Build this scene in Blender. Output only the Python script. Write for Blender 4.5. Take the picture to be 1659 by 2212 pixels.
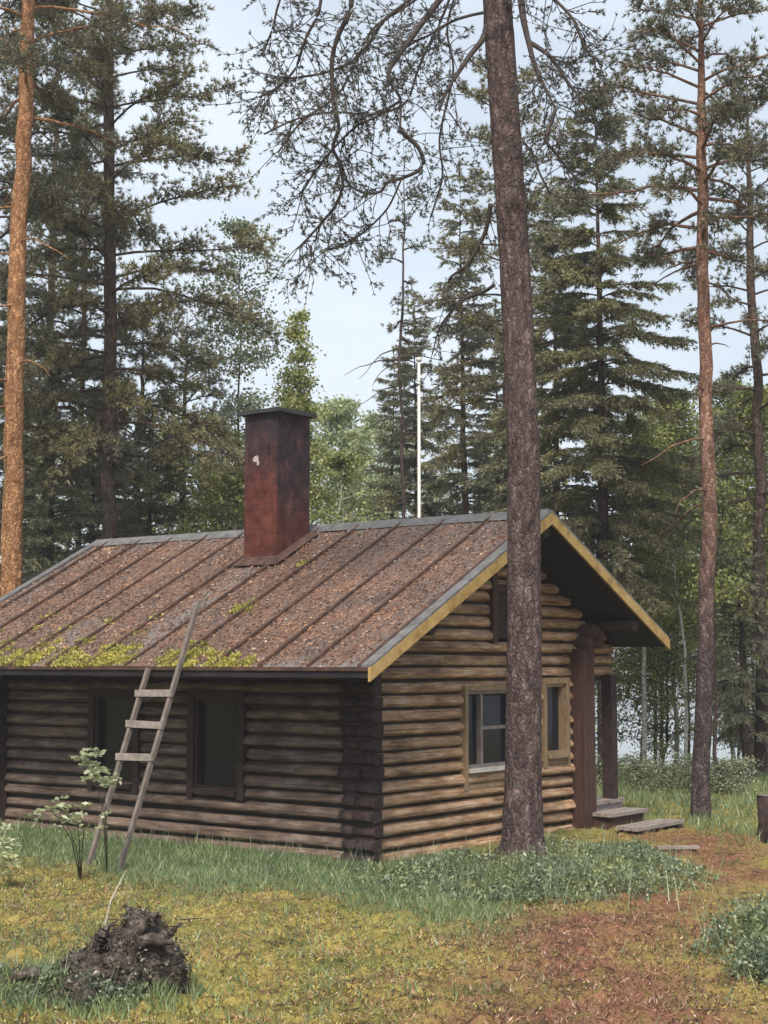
import bpy, math, random
import numpy as np
from mathutils import Vector

for o in list(bpy.data.objects): bpy.data.objects.remove(o)
sc = bpy.context.scene
COL = sc.collection
R = math.radians

# ------------------------------------------------------------------ camera
EYE = 2.156
F_PX, CX, CY, PITCH = 3360.0, 829.5, 1106.0, math.atan(320 / 3360)
cam = bpy.data.cameras.new("camera"); camo = bpy.data.objects.new("camera", cam); COL.objects.link(camo)
cam.sensor_fit = 'VERTICAL'; cam.sensor_height = 36; cam.lens = 36 * F_PX / 2212
cam.clip_start = 0.1; cam.clip_end = 3000
camo.location = (0, 0, EYE); camo.rotation_euler = (R(90) + PITCH, 0, 0)
sc.camera = camo
sc.view_settings.view_transform = 'Standard'; sc.view_settings.look = 'None'
sc.view_settings.exposure = 0.52; sc.view_settings.gamma = 1.0

# ------------------------------------------------------------------ sky and sun
SUN_ELEV, SUN_AZ = R(50), R(188)          # azimuth clockwise from +Y: behind the camera
world = bpy.data.worlds.new("World"); sc.world = world; world.use_nodes = True
nt = world.node_tree; nt.nodes.clear()
def N(tree, typ, **kw):
    n = tree.nodes.new(typ)
    for k, val in kw.items(): setattr(n, k, val)
    return n
out = N(nt, 'ShaderNodeOutputWorld'); bg = N(nt, 'ShaderNodeBackground')
sky = N(nt, 'ShaderNodeTexSky', sky_type='NISHITA'); sky.sun_disc = False
sky.sun_elevation = SUN_ELEV; sky.sun_rotation = SUN_AZ; sky.dust_density = 2.5; sky.air_density = 1.0; sky.ozone_density = 1.5
tc = N(nt, 'ShaderNodeTexCoord'); mp = N(nt, 'ShaderNodeMapping'); mp.inputs['Scale'].default_value = (1.2, 1.2, 3.2)
nz = N(nt, 'ShaderNodeTexNoise'); nz.inputs['Scale'].default_value = 2.6; nz.inputs['Detail'].default_value = 6; nz.inputs['Roughness'].default_value = .55
cr = N(nt, 'ShaderNodeValToRGB')
cr.color_ramp.elements[0].position = .40; cr.color_ramp.elements[0].color = (.72, .72, .72, 1)
cr.color_ramp.elements[1].position = .60; cr.color_ramp.elements[1].color = (.97, .97, .97, 1)
mx = N(nt, 'ShaderNodeMixRGB'); mx.inputs[2].default_value = (6.5, 7.25, 8.0, 1)
L = nt.links.new
L(tc.outputs['Generated'], mp.inputs['Vector']); L(mp.outputs[0], nz.inputs['Vector']); L(nz.outputs['Fac'], cr.inputs[0])
L(cr.outputs[0], mx.inputs[0]); L(sky.outputs[0], mx.inputs[1]); L(mx.outputs[0], bg.inputs[0])
bg.inputs[1].default_value = 0.095
L(bg.outputs[0], out.inputs[0])
sun = bpy.data.lights.new("sun", 'SUN'); sun.energy = 3.6; sun.angle = R(16); sun.color = (1, .91, .77)
suno = bpy.data.objects.new("sun", sun); COL.objects.link(suno)
sd = Vector((math.sin(SUN_AZ) * math.cos(SUN_ELEV), math.cos(SUN_AZ) * math.cos(SUN_ELEV), math.sin(SUN_ELEV)))
suno.rotation_euler = sd.to_track_quat('Z', 'Y').to_euler(); suno.location = (0, -20, 30)

# ------------------------------------------------------------------ helpers
def at(x, y, Y):
    """world point on the sight line through photo position (x, y) at distance Y"""
    a = (x - CX) / F_PX; b = -(y - CY) / F_PX
    d = np.array([a, math.cos(PITCH) - b * math.sin(PITCH), math.sin(PITCH) + b * math.cos(PITCH)])
    return np.array([0, 0, EYE]) + d * (Y / d[1])
def zat(y, Y): return at(CX, y, Y)[2]

class MB:
    """collects verts and faces, builds ONE mesh object"""
    def __init__(s): s.v = []; s.f = []; s.n = 0
    def add(s, v, f, mi=0, smooth=False):
        v = np.asarray(v, np.float32).reshape(-1, 3); f = np.asarray(f, np.int32)
        s.v.append(v); s.f.append((f + s.n, mi, smooth)); s.n += len(v)
    def box(s, lo, hi, mi=0):
        (a, b, c), (d, e, g) = lo, hi
        s.add([(a,b,c),(d,b,c),(d,e,c),(a,e,c),(a,b,g),(d,b,g),(d,e,g),(a,e,g)],
              [(0,3,2,1),(4,5,6,7),(0,1,5,4),(1,2,6,5),(2,3,7,6),(3,0,4,7)], mi)
    def obox(s, o, X, Y, Z, mi=0):
        o, X, Y, Z = [np.array(t, float) for t in (o, X, Y, Z)]
        s.add([o, o+X, o+X+Y, o+Y, o+Z, o+X+Z, o+X+Y+Z, o+Y+Z],
              [(0,3,2,1),(4,5,6,7),(0,1,5,4),(1,2,6,5),(2,3,7,6),(3,0,4,7)], mi)
    def tube(s, pts, rad, k=6, mi=0, cap=True, rough=0, rng=None):
        pts = np.asarray(pts, float); n = len(pts); rad = np.broadcast_to(np.asarray(rad, float), (n,))
        t = np.gradient(pts, axis=0); t /= np.linalg.norm(t, axis=1, keepdims=True) + 1e-9
        ref = np.where(np.abs(t[:, 2:3]) > .9, [[1., 0, 0]], [[0, 0, 1.]])
        a = np.cross(t, ref); a /= np.linalg.norm(a, axis=1, keepdims=True) + 1e-9
        b = np.cross(t, a); th = np.arange(k) * 2 * np.pi / k
        rr = rad[:, None] * np.ones((1, k))
        if rough: rr = rr * (1 + rough * rng.normal(size=(n, k)))
        V = pts[:, None] + rr[..., None] * (a[:, None] * np.cos(th)[None, :, None] + b[:, None] * np.sin(th)[None, :, None])
        i = np.arange(n - 1)[:, None] * k; j = np.arange(k)[None]; j2 = (j + 1) % k
        F = np.stack([i + j, i + j2, i + k + j2, i + k + j], -1).reshape(-1, 4)
        s.add(V.reshape(-1, 3), F, mi, True)
        if cap:
            s.f.append((np.arange(k)[None, ::-1] + s.n - n * k, mi, False))
            s.f.append((np.arange(k)[None] + s.n - k, mi, False))
    def build(s, name, mats, parent=None):
        me = bpy.data.meshes.new(name)
        V = np.concatenate(s.v) if s.v else np.zeros((0, 3), np.float32)
        me.vertices.add(len(V)); me.vertices.foreach_set('co', V.ravel())
        loops = np.concatenate([f.ravel() for f, _, _ in s.f]); sizes = np.concatenate([np.full(len(f), f.shape[1]) for f, _, _ in s.f])
        me.loops.add(len(loops)); me.loops.foreach_set('vertex_index', loops.astype(np.int32))
        me.polygons.add(len(sizes)); me.polygons.foreach_set('loop_start', np.concatenate([[0], np.cumsum(sizes)[:-1]]).astype(np.int32))
        me.polygons.foreach_set('material_index', np.concatenate([np.full(len(f), m) for f, m, _ in s.f]).astype(np.int32))
        me.polygons.foreach_set('use_smooth', np.concatenate([np.full(len(f), sm) for f, _, sm in s.f]))
        for m in (mats if isinstance(mats, (list, tuple)) else [mats]): me.materials.append(m)
        me.update(calc_edges=True)
        o = bpy.data.objects.new(name, me); COL.objects.link(o)
        if parent: o.parent = parent
        return o

def empty(name, loc, rz=0):
    o = bpy.data.objects.new(name, None); COL.objects.link(o); o.location = [float(t) for t in loc]; o.rotation_euler = (0, 0, rz); o.empty_display_size = .2
    return o
def tag(o, label=None, cat=None, group=None, kind=None):
    if label: o['label'] = label
    if cat: o['category'] = cat
    if group: o['group'] = group
    if kind: o['kind'] = kind
    return o

def unit(a): return a / (np.linalg.norm(a, axis=-1, keepdims=True) + 1e-9)
def rdir(rng, n): return unit(rng.normal(size=(n, 3)))
def blades(mb, P, D, Ln, W, rng, mi=0, quad=False):
    """thin leaf or needle faces growing from P along D"""
    n = len(P); S = unit(np.cross(D, rdir(rng, n))) * (np.broadcast_to(W, (n,))[:, None] / 2)
    Ln = np.broadcast_to(Ln, (n,))[:, None]
    if quad:
        V = np.stack([P, P + D * Ln * .5 + S, P + D * Ln, P + D * Ln * .5 - S], 1); k = 4
    else:
        V = np.stack([P + S, P - S, P + D * Ln], 1); k = 3
    mb.add(V.reshape(-1, 3), np.arange(n * k).reshape(-1, k), mi)

# ------------------------------------------------------------------ materials
def newmat(name):
    m = bpy.data.materials.new(name); m.use_nodes = True; t = m.node_tree; t.nodes.clear()
    o = N(t, 'ShaderNodeOutputMaterial'); return m, t, o
def ramp(t, stops, fac):
    r = N(t, 'ShaderNodeValToRGB'); e = r.color_ramp.elements
    while len(e) < len(stops): e.new(.5)
    for el, (p, c) in zip(e, stops): el.position = p; el.color = (*c, 1)
    t.links.new(fac, r.inputs[0]); return r.outputs[0]
def noise(t, scale, stretch=(1, 1, 1), detail=5, rough=.6, coord='Object', dist=0):
    c = N(t, 'ShaderNodeTexCoord'); m = N(t, 'ShaderNodeMapping'); m.inputs['Scale'].default_value = stretch
    n = N(t, 'ShaderNodeTexNoise'); n.inputs['Scale'].default_value = scale; n.inputs['Detail'].default_value = detail; n.inputs['Roughness'].default_value = rough; n.inputs['Distortion'].default_value = dist
    t.links.new(c.outputs[coord], m.inputs[0]); t.links.new(m.outputs[0], n.inputs['Vector']); return n.outputs['Fac']
def mix(t, fac, a, b, mode='MIX'):
    m = N(t, 'ShaderNodeMixRGB', blend_type=mode)
    for i, x in ((0, fac), (1, a), (2, b)):
        if isinstance(x, (int, float)): m.inputs[i].default_value = x
        elif isinstance(x, tuple): m.inputs[i].default_value = (*x, 1)
        else: t.links.new(x, m.inputs[i])
    return m.outputs[0]
def math_(t, op, a, b=0.0):
    m = N(t, 'ShaderNodeMath', operation=op)
    for i, x in enumerate((a, b)):
        if isinstance(x, (int, float)): m.inputs[i].default_value = x
        else: t.links.new(x, m.inputs[i])
    return m.outputs[0]
def finish(t, o, col, rough=.85, bump=None, bs=.4, bd=.01, spec=.2, metal=0):
    p = N(t, 'ShaderNodeBsdfPrincipled'); p.inputs['Roughness'].default_value = rough; p.inputs['Specular IOR Level'].default_value = spec; p.inputs['Metallic'].default_value = metal
    if isinstance(col, tuple): p.inputs['Base Color'].default_value = (*col, 1)
    else: t.links.new(col, p.inputs['Base Color'])
    if bump is not None:
        b = N(t, 'ShaderNodeBump'); b.inputs['Strength'].default_value = bs; b.inputs['Distance'].default_value = bd
        t.links.new(bump, b.inputs['Height']); t.links.new(b.outputs[0], p.inputs['Normal'])
    t.links.new(p.outputs[0], o.inputs[0])
def simple(name, stops, scale, stretch=(1, 1, 1), rough=.85, bs=.4, bd=.01, spec=.2, detail=6, dist=0):
    m, t, o = newmat(name); n = noise(t, scale, stretch, detail, dist=dist)
    finish(t, o, ramp(t, stops, n), rough, n, bs, bd, spec); return m
def leafmat(name, cols, trans=.25, patch=1.1, gloss=.6, cols2=None, patch2=1.4):
    m, t, o = newmat(name); g = N(t, 'ShaderNodeNewGeometry')
    k = len(cols); c = ramp(t, [((i + .3) / k, c) for i, c in enumerate(cols)], g.outputs['Random Per Island'])
    if cols2: c = mix(t, ramp(t, [(.42, (0, 0, 0)), (.58, (1, 1, 1))], noise(t, patch2, detail=5, rough=.65)), c, ramp(t, [((i + .3) / k, q) for i, q in enumerate(cols2)], g.outputs['Random Per Island']))
    n = noise(t, patch, detail=3)
    c = mix(t, 1.0, c, ramp(t, [(.3, (.62, .66, .66)), (.7, (1.3, 1.25, 1.1))], n), 'MULTIPLY')
    d = N(t, 'ShaderNodeBsdfPrincipled'); d.inputs['Roughness'].default_value = .42; d.inputs['Specular IOR Level'].default_value = gloss; tr = N(t, 'ShaderNodeBsdfTranslucent'); ms = N(t, 'ShaderNodeMixShader'); ms.inputs[0].default_value = trans
    for s in (d, tr): t.links.new(c, s.inputs[0])
    t.links.new(d.outputs[0], ms.inputs[1]); t.links.new(tr.outputs[0], ms.inputs[2]); t.links.new(ms.outputs[0], o.inputs[0])
    return m

def logmat(name, dark, mid, light, stretch):
    m, t, o = newmat(name); n1 = noise(t, 9, stretch, 6, .65); n2 = noise(t, 1.6, (1, 1, 2.2), 4); n3 = noise(t, 26, stretch, 3)
    c = ramp(t, [(.25, dark), (.5, mid), (.74, light)], n1)
    c = mix(t, 1.0, c, ramp(t, [(.3, (.62, .58, .58)), (.68, (1.25, 1.22, 1.15))], n2), 'MULTIPLY')
    n8 = noise(t, 6.3, (.12, .12, 1), 2); c = mix(t, 1.0, c, ramp(t, [(.3, (.66, .64, .62)), (.5, (1, 1, 1)), (.7, (1.3, 1.27, 1.25))], n8), 'MULTIPLY')     # no two logs alike
    n4 = noise(t, 5.5, tuple(q * q if q < 1 else q * 1.6 for q in stretch), 5, .7); n5 = noise(t, 3.1, (1, 1, 2.4), 5, .65)
    c = mix(t, ramp(t, [(.52, (0, 0, 0)), (.7, (.8, .8, .8))], n5), c, tuple(.62 * q + .05 for q in light))          # silvered patches
    c = mix(t, 1.0, c, ramp(t, [(.36, (.3, .27, .25)), (.43, (1, 1, 1))], n4), 'MULTIPLY')                           # drying cracks
    finish(t, o, c, .8, math_(t, 'ADD', n1, n3), .5, .012, .25); return m
M = {}
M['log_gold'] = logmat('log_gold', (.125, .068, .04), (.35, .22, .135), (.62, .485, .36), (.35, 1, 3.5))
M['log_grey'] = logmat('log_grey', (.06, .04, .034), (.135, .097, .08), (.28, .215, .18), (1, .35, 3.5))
M['caulk'] = simple('caulking', [(.3, (.02, .015, .012)), (.7, (.045, .034, .028))], 9)
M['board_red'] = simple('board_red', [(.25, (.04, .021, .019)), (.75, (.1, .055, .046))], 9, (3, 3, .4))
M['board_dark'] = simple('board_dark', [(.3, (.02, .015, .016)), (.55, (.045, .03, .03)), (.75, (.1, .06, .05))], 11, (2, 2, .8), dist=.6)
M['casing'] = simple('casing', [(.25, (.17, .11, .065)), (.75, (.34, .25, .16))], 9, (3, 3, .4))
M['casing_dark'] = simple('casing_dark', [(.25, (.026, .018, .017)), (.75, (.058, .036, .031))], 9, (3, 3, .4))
M['yellow'] = simple('yellow_paint', [(.28, (.17, .1, .04)), (.45, (.34, .225, .08)), (.75, (.45, .33, .15))], 7, (1, 1, 1), .7, .2)
M['weathered'] = simple('weathered_wood', [(.25, (.08, .065, .06)), (.75, (.22, .185, .17))], 8, (2, 2, .5))
M['plank'] = simple('plank_wood', [(.25, (.15, .125, .115)), (.75, (.36, .315, .29))], 6, (.6, 3, 3))
M['frame_pale'] = simple('frame_paint', [(.3, (.4, .36, .33)), (.7, (.6, .56, .52))], 6, (2, 2, 1), .5, .1)
m, t, o = newmat('window_glass'); finish(t, o, (.012, .014, .02), .1, spec=.2); M['glass'] = m
M['frame_grey'] = simple('frame_grey', [(.3, (.13, .11, .105)), (.7, (.24, .2, .19))], 6, (2, 2, 1), .5, .1)
M['stone'] = simple('stone', [(.3, (.05, .045, .045)), (.7, (.16, .15, .145))], 5)
# roof metal: painted sheet, rust, bare grey towards its edges
m, t, o = newmat('roof_metal')
n1 = noise(t, 2.2, (1, 1, 1), 6, .62); n2 = noise(t, 34, (1, 1, 1), 3, .6); n3 = noise(t, 5, (.22, 2.6, 1), 6)
c = ramp(t, [(.3, (.06, .044, .038)), (.45, (.108, .062, .042)), (.6, (.17, .085, .05)), (.8, (.2, .12, .078))], n1)
c = mix(t, ramp(t, [(.4, (0, 0, 0)), (.66, (.7, .7, .7))], n3), c, (.13, .1, .092))
c = mix(t, ramp(t, [(.5, (0, 0, 0)), (.64, (.75, .75, .75))], noise(t, 3.3, (.25, 3.4, 1), 6, .7)), c, (.062, .055, .055))    # dark run-off streaks
c = mix(t, ramp(t, [(.59, (0, 0, 0)), (.67, (1, 1, 1))], n2), c, (.31, .21, .165))
c = mix(t, ramp(t, [(.33, (1, 1, 1)), (.43, (0, 0, 0))], n2), c, (.06, .036, .032))
g = N(t, 'ShaderNodeAttribute', attribute_name='bare')
c = mix(t, math_(t, 'MULTIPLY', g.outputs['Fac'], ramp(t, [(.4, (.1, .1, .1)), (.58, (.85, .85, .85))], n3)), c, mix(t, n2, (.1, .095, .097), (.24, .23, .235)))
finish(t, o, c, .62, n2, .25, .006, .35); M['roof'] = m
M['grey_metal'] = simple('grey_metal', [(.3, (.075, .07, .072)), (.7, (.17, .168, .175))], 8, rough=.65, spec=.3)
M['seam'] = simple('roof_seam', [(.3, (.035, .022, .02)), (.7, (.11, .06, .045))], 8, rough=.7)
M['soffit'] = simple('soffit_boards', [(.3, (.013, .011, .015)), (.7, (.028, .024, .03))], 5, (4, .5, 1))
# chimney: sooty painted brick
m, t, o = newmat('chimney_brick')
tcn = N(t, 'ShaderNodeTexCoord'); br = N(t, 'ShaderNodeTexBrick'); br.inputs['Scale'].default_value = 1
br.inputs['Brick Width'].default_value = .25; br.inputs['Row Height'].default_value = .078; br.inputs['Mortar Size'].default_value = .008
br.inputs['Color1'].default_value = (.11, .036, .027, 1); br.inputs['Color2'].default_value = (.075, .026, .022, 1); br.inputs['Mortar'].default_value = (.07, .032, .029, 1); br.inputs['Mortar Smooth'].default_value = 1.0
sx = N(t, 'ShaderNodeSeparateXYZ'); cb = N(t, 'ShaderNodeCombineXYZ')
t.links.new(tcn.outputs['Object'], sx.inputs[0]); t.links.new(math_(t, 'ADD', sx.outputs[0], sx.outputs[1]), cb.inputs[0]); t.links.new(sx.outputs[2], cb.inputs[1]); t.links.new(cb.outputs[0], br.inputs['Vector'])
n1 = noise(t, 3.5, (1, 1, .7), 5)
geo = N(t, 'ShaderNodeNewGeometry'); side = math_(t, 'MULTIPLY', math_(t, 'LESS_THAN', sx.outputs[1], 2.66), .5)   # shade of the gable side is put into the colour, besides the soot
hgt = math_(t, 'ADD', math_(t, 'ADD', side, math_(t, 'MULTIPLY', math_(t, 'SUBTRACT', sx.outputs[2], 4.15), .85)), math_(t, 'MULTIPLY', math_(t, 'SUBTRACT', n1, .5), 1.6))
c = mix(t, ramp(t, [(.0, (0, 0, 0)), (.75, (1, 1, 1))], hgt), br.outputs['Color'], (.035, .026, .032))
c = mix(t, ramp(t, [(.5, (0, 0, 0)), (.7, (.6, .6, .6))], n1), c, (.15, .065, .055))
n7 = noise(t, 9, (1, 1, .6), 6, .7)
c = mix(t, 1.0, c, ramp(t, [(.3, (.5, .5, .52)), (.5, (.95, .95, .95)), (.72, (1.5, 1.45, 1.4))], n7), 'MULTIPLY')
finish(t, o, c, .9, br.outputs['Fac'], .3, -.01, .1); M['brick'] = m
M['black_metal'] = simple('black_metal', [(.3, (.018, .018, .022)), (.7, (.04, .04, .046))], 6, rough=.6, spec=.4)
M['mortar_pale'] = simple('mortar_pale', [(.3, (.3, .22, .22)), (.7, (.5, .42, .42))], 9)
M['white'] = simple('white_paint', [(.3, (.5, .5, .49)), (.7, (.68, .68, .67))], 3, rough=.4)

def barkmat(name, low, high, z0, z1, fs=9.0):
    """plated pine bark: grey fissured below, thin and warm above"""
    m, t, o = newmat(name)
    c0 = N(t, 'ShaderNodeTexCoord'); mpn = N(t, 'ShaderNodeMapping'); mpn.inputs['Scale'].default_value = (1, 1, .38)
    vo = N(t, 'ShaderNodeTexVoronoi', feature='DISTANCE_TO_EDGE'); vo.inputs['Scale'].default_value = fs * 2.4
    dn = N(t, 'ShaderNodeTexNoise'); dn.inputs['Scale'].default_value = 9; dn.inputs['Detail'].default_value = 4; t.links.new(c0.outputs['Object'], dn.inputs['Vector'])
    av = N(t, 'ShaderNodeVectorMath', operation='MULTIPLY_ADD'); av.inputs[1].default_value = (.16, .16, .16); t.links.new(dn.outputs['Color'], av.inputs[0]); t.links.new(c0.outputs['Object'], av.inputs[2])
    t.links.new(av.outputs[0], mpn.inputs[0]); t.links.new(mpn.outputs[0], vo.inputs['Vector'])
    vc = N(t, 'ShaderNodeTexVoronoi'); vc.inputs['Scale'].default_value = fs * 2.4; t.links.new(mpn.outputs[0], vc.inputs['Vector'])
    cellv = N(t, 'ShaderNodeSeparateColor'); t.links.new(vc.outputs['Color'], cellv.inputs[0])
    n1 = noise(t, fs * 1.7, (1, 1, .35), 6, .65); n2 = noise(t, 1.3, (1, 1, 1), 3)
    cl = ramp(t, [(.28, low[0]), (.5, low[1]), (.74, low[2])], n1); ch = ramp(t, [(.28, high[0]), (.5, high[1]), (.74, high[2])], n1)
    sx = N(t, 'ShaderNodeSeparateXYZ'); t.links.new(c0.outputs['Object'], sx.inputs[0])
    mr = N(t, 'ShaderNodeMapRange'); mr.inputs[1].default_value = z0; mr.inputs[2].default_value = z1
    t.links.new(math_(t, 'ADD', sx.outputs[2], math_(t, 'MULTIPLY', math_(t, 'SUBTRACT', n2, .5), 2.5)), mr.inputs[0])
    c = mix(t, mr.outputs[0], cl, ch)
    fis = ramp(t, [(.0, (.5, .47, .47)), (.14, (.9, .88, .88)), (.3, (1.08, 1.06, 1.06))], vo.outputs['Distance'])
    c = mix(t, .9, c, fis, 'MULTIPLY'); c = mix(t, .8, c, ramp(t, [(.1, (.66, .64, .64)), (.6, (1.0, 1.0, 1.0)), (.95, (1.38, 1.34, 1.32))], cellv.outputs[0]), 'MULTIPLY')
    finish(t, o, c, .9, math_(t, 'ADD', n1, math_(t, 'MULTIPLY', vo.outputs['Distance'], 2.5)), .8, .02, .1); return m
GREYB = [(.05, .036, .036), (.125, .09, .086), (.235, .18, .165)]
M['bark_main'] = barkmat('bark_main', [(.05, .037, .038), (.112, .082, .082), (.22, .17, .17)], [(.055, .04, .04), (.122, .087, .085), (.22, .165, .16)], 3, 11)
M['bark_orange'] = barkmat('bark_orange', [(.18, .095, .05), (.36, .19, .095), (.52, .32, .19)], [(.19, .095, .05), (.36, .19, .1), (.5, .31, .19)], 4, 10)
M['bark_two'] = barkmat('bark_two', [(.045, .036, .04), (.09, .073, .078), (.16, .13, .135)], [(.11, .062, .05), (.25, .145, .105), (.42, .28, .22)], 2.2, 5.2)
M['bark_dark'] = barkmat('bark_dark', [(.035, .028, .028), (.075, .058, .055), (.13, .1, .095)], [(.05, .033, .028), (.1, .07, .058), (.16, .12, .1)], 4, 9)
M['limb'] = simple('limb_bark', [(.3, (.03, .024, .026)), (.7, (.09, .07, .066))], 9)
M['birch_bark'] = simple('birch_bark', [(.3, (.09, .085, .08)), (.45, (.4, .4, .38)), (.7, (.62, .62, .6))], 5, (1, 1, 3))
M['sapling_bark'] = simple('sapling_bark', [(.3, (.05, .045, .03)), (.7, (.12, .11, .08))], 9)
M['pine_olive'] = leafmat('pine_olive', [(.095, .095, .052), (.195, .185, .098), (.32, .29, .16)])
M['pine_dark'] = leafmat('pine_dark', [(.07, .078, .056), (.145, .15, .108), (.24, .24, .17)])
M['pine_main'] = leafmat('pine_main', [(.045, .045, .044), (.085, .088, .08), (.14, .14, .12)])
M['spruce'] = leafmat('spruce', [(.095, .104, .078), (.195, .205, .14), (.34, .345, .225)])
M['spruce_olive'] = leafmat('spruce_olive', [(.085, .09, .055), (.185, .185, .105), (.32, .31, .175)])
M['leaf_pale'] = leafmat('leaf_pale', [(.24, .30, .16), (.38, .46, .27), (.54, .6, .4)], .4)
M['leaf_grey'] = leafmat('leaf_grey', [(.13, .16, .105), (.23, .275, .18), (.37, .41, .28)], .35)
M['leaf_bright'] = leafmat('leaf_bright', [(.16, .19, .06), (.29, .33, .11), (.46, .49, .19)], .4)
M['leaf_rowan'] = leafmat('leaf_rowan', [(.3, .34, .18), (.46, .5, .3), (.58, .6, .44)], .35)
M['undergrowth'] = leafmat('undergrowth', [(.075, .115, .08), (.16, .22, .155), (.30, .37, .27)], .3, 1.6, cols2=[(.1, .13, .05), (.2, .235, .1), (.32, .36, .18)], patch2=2.6)
M['grass'] = leafmat('grass', [(.10, .15, .075), (.17, .24, .12), (.27, .34, .18)], .3, 1.0)
M['moss'] = leafmat('moss', [(.20, .175, .045), (.36, .305, .085), (.52, .43, .13)], .2, 1.2, cols2=[(.125, .14, .04), (.235, .25, .08), (.36, .37, .13)], patch2=1.9)
M['roof_moss'] = leafmat('roof_moss', [(.19, .185, .04), (.35, .335, .07), (.53, .48, .14)], .2, 4)
M['litter'] = leafmat('litter', [(.07, .035, .024), (.20, .10, .066), (.36, .21, .145)], .1, 1.3)
M['stump'] = simple('stump_wood', [(.32, (.02, .015, .014)), (.52, (.07, .055, .048)), (.72, (.21, .18, .155))], 22, (1, 1, .6), bs=.8, bd=.03)
M['twig_pale'] = simple('twig_pale', [(.3, (.25, .22, .17)), (.7, (.45, .42, .34))], 9)
M['lichen'] = leafmat('lichen', [(.11, .10, .095), (.2, .19, .175), (.3, .29, .27)], .1)
m, t, o = newmat('lake_water'); n = noise(t, 1.2, (.35, 2.0, 1), 3); finish(t, o, (.16, .18, .19), .1, n, .1, .05, 1.0); M['water'] = m

# ------------------------------------------------------------------ ground
def gz(x, y):
    """height of the ground"""
    x = np.asarray(x, float); y = np.asarray(y, float)
    z = .04 * np.sin(x * 1.3 + y * .7) * np.sin(y * .9 - .4 * x) + .02 * np.sin(3.1 * x + 1.7) * np.sin(2.6 * y)
    for k_ in range(14):      # hummocks
        a_ = k_ * 2.39; w_ = 5 + 1.9 * k_; z = z + .0115 * np.sin(w_ * (x * math.cos(a_) + y * math.sin(a_)) + 1.7 * k_ + .8 * np.sin(1.3 * x - .9 * y + k_)) * np.clip((30 - y) / 8, 0, 1)
    fall = np.clip((y - (31 - .12 * (x - 4))) / 7, 0, 1); rise = np.clip((y - 700) / 60, 0, 1)
    near = np.exp(-(((x - 1) / 9) ** 2 + ((y - 19) / 7) ** 2)) # level ground at the house
    z = z * (1 - .6 * near)
    z = z - 1.9 * fall * fall * (3 - 2 * fall) + 3.2 * rise
    return z
def pathmask(x, y):
    x = np.asarray(x, float); y = np.asarray(y, float)
    c = np.interp(y, [8, 9.5, 12, 14, 16, 18, 20], [1.5, 1.35, 1.45, 2.35, 3.4, 3.9, 3.6])
    w = np.interp(y, [8, 10, 12, 14, 16, 18, 20], [1.1, 1.1, 1.3, 1.0, .6, .9, .7])
    wob = .25 * np.sin(2.1 * x + 1.4 * y) + .2 * np.sin(4.3 * y - 2 * x)
    return np.clip(1.1 - np.abs(x - c + wob) / (1.15 * w), 0, 1) * np.clip((21 - y) / 2, 0, 1)
mb = MB()
xs = np.unique(np.concatenate([np.linspace(-800, -20, 14), np.linspace(-20, -6, 15), np.arange(-6, 7, .09), np.linspace(7, 22, 16), np.linspace(22, 800, 14)]))
ys = np.unique(np.concatenate([np.linspace(-60, 5, 8), np.arange(5, 24, .09), np.linspace(24, 42, 37), np.linspace(42, 690, 16), np.linspace(700, 770, 8), np.linspace(780, 1500, 8)]))
X, Y = np.meshgrid(xs, ys); rng = np.random.default_rng(3)
Z = gz(X, Y) + rng.normal(size=X.shape) * .018 * (np.abs(X) < 7) * (Y < 24) * (Y > 5)
i = np.arange(len(ys) - 1)[:, None] * len(xs) + np.arange(len(xs) - 1)[None]
mb.add(np.stack([X, Y, Z], -1), np.stack([i, i + 1, i + 1 + len(xs), i + len(xs)], -1).reshape(-1, 4), 0, True)
m, t, o = newmat('forest_floor')
n1 = noise(t, 1.7, detail=6, rough=.65); n2 = noise(t, 22, detail=4, rough=.7); n3 = noise(t, 5, detail=4)
c = ramp(t, [(.3, (.08, .1, .035)), (.45, (.21, .19, .06)), (.58, (.32, .255, .085)), (.72, (.2, .12, .065))], n1)
at_ = N(t, 'ShaderNodeAttribute', attribute_name='worn')
c = mix(t, math_(t, 'MULTIPLY', at_.outputs['Fac'], ramp(t, [(.25, (.35, .35, .35)), (.55, (1, 1, 1))], n3)), c, ramp(t, [(.3, (.1, .048, .034)), (.7, (.27, .13, .088))], n3))
n6 = noise(t, 4.5, (.5, 1.6, 1), 6, .7)
c = mix(t, ramp(t, [(.34, (.85, .85, .85)), (.46, (0, 0, 0))], n6), c, (.055, .04, .026))     # bare dark duff between the cushions
c = mix(t, 1.0, c, ramp(t, [(.3, (.25, .22, .2)), (.45, (.9, .9, .9)), (.7, (1.3, 1.25, 1.2))], n2), 'MULTIPLY')
gr_ = N(t, 'ShaderNodeAttribute', attribute_name='grassy')
c = mix(t, gr_.outputs['Fac'], c, mix(t, n2, (.05, .075, .035), (.14, .18, .085)))
finish(t, o, c, .95, math_(t, 'ADD', n2, n3), .8, .04, .05); M['floor'] = m
ground = mb.build('ground', M['floor']); tag(ground, kind='structure')
a = ground.data.attributes.new('worn', 'FLOAT', 'POINT'); a.data.foreach_set('value', pathmask(X, Y).ravel().astype(np.float32))
_d = -((X + .0863) * math.cos(R(52.7)) + (Y - 16.8565) * math.sin(R(52.7)))
a = ground.data.attributes.new('grassy', 'FLOAT', 'POINT'); a.data.foreach_set('value', (np.clip((2.9 + .5 * np.sin(2.3 * X) - _d) / 1.2, 0, 1) * (_d > -3) * np.clip(1.6 - X, 0, 1)).ravel().astype(np.float32))
mb = MB(); mb.add([(-790, 30, -1.0), (790, 30, -1.0), (790, 760, -1.0), (-790, 760, -1.0)], [(0, 1, 2, 3)])
tag(mb.build('lake', M['water']), kind='structure')

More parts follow.
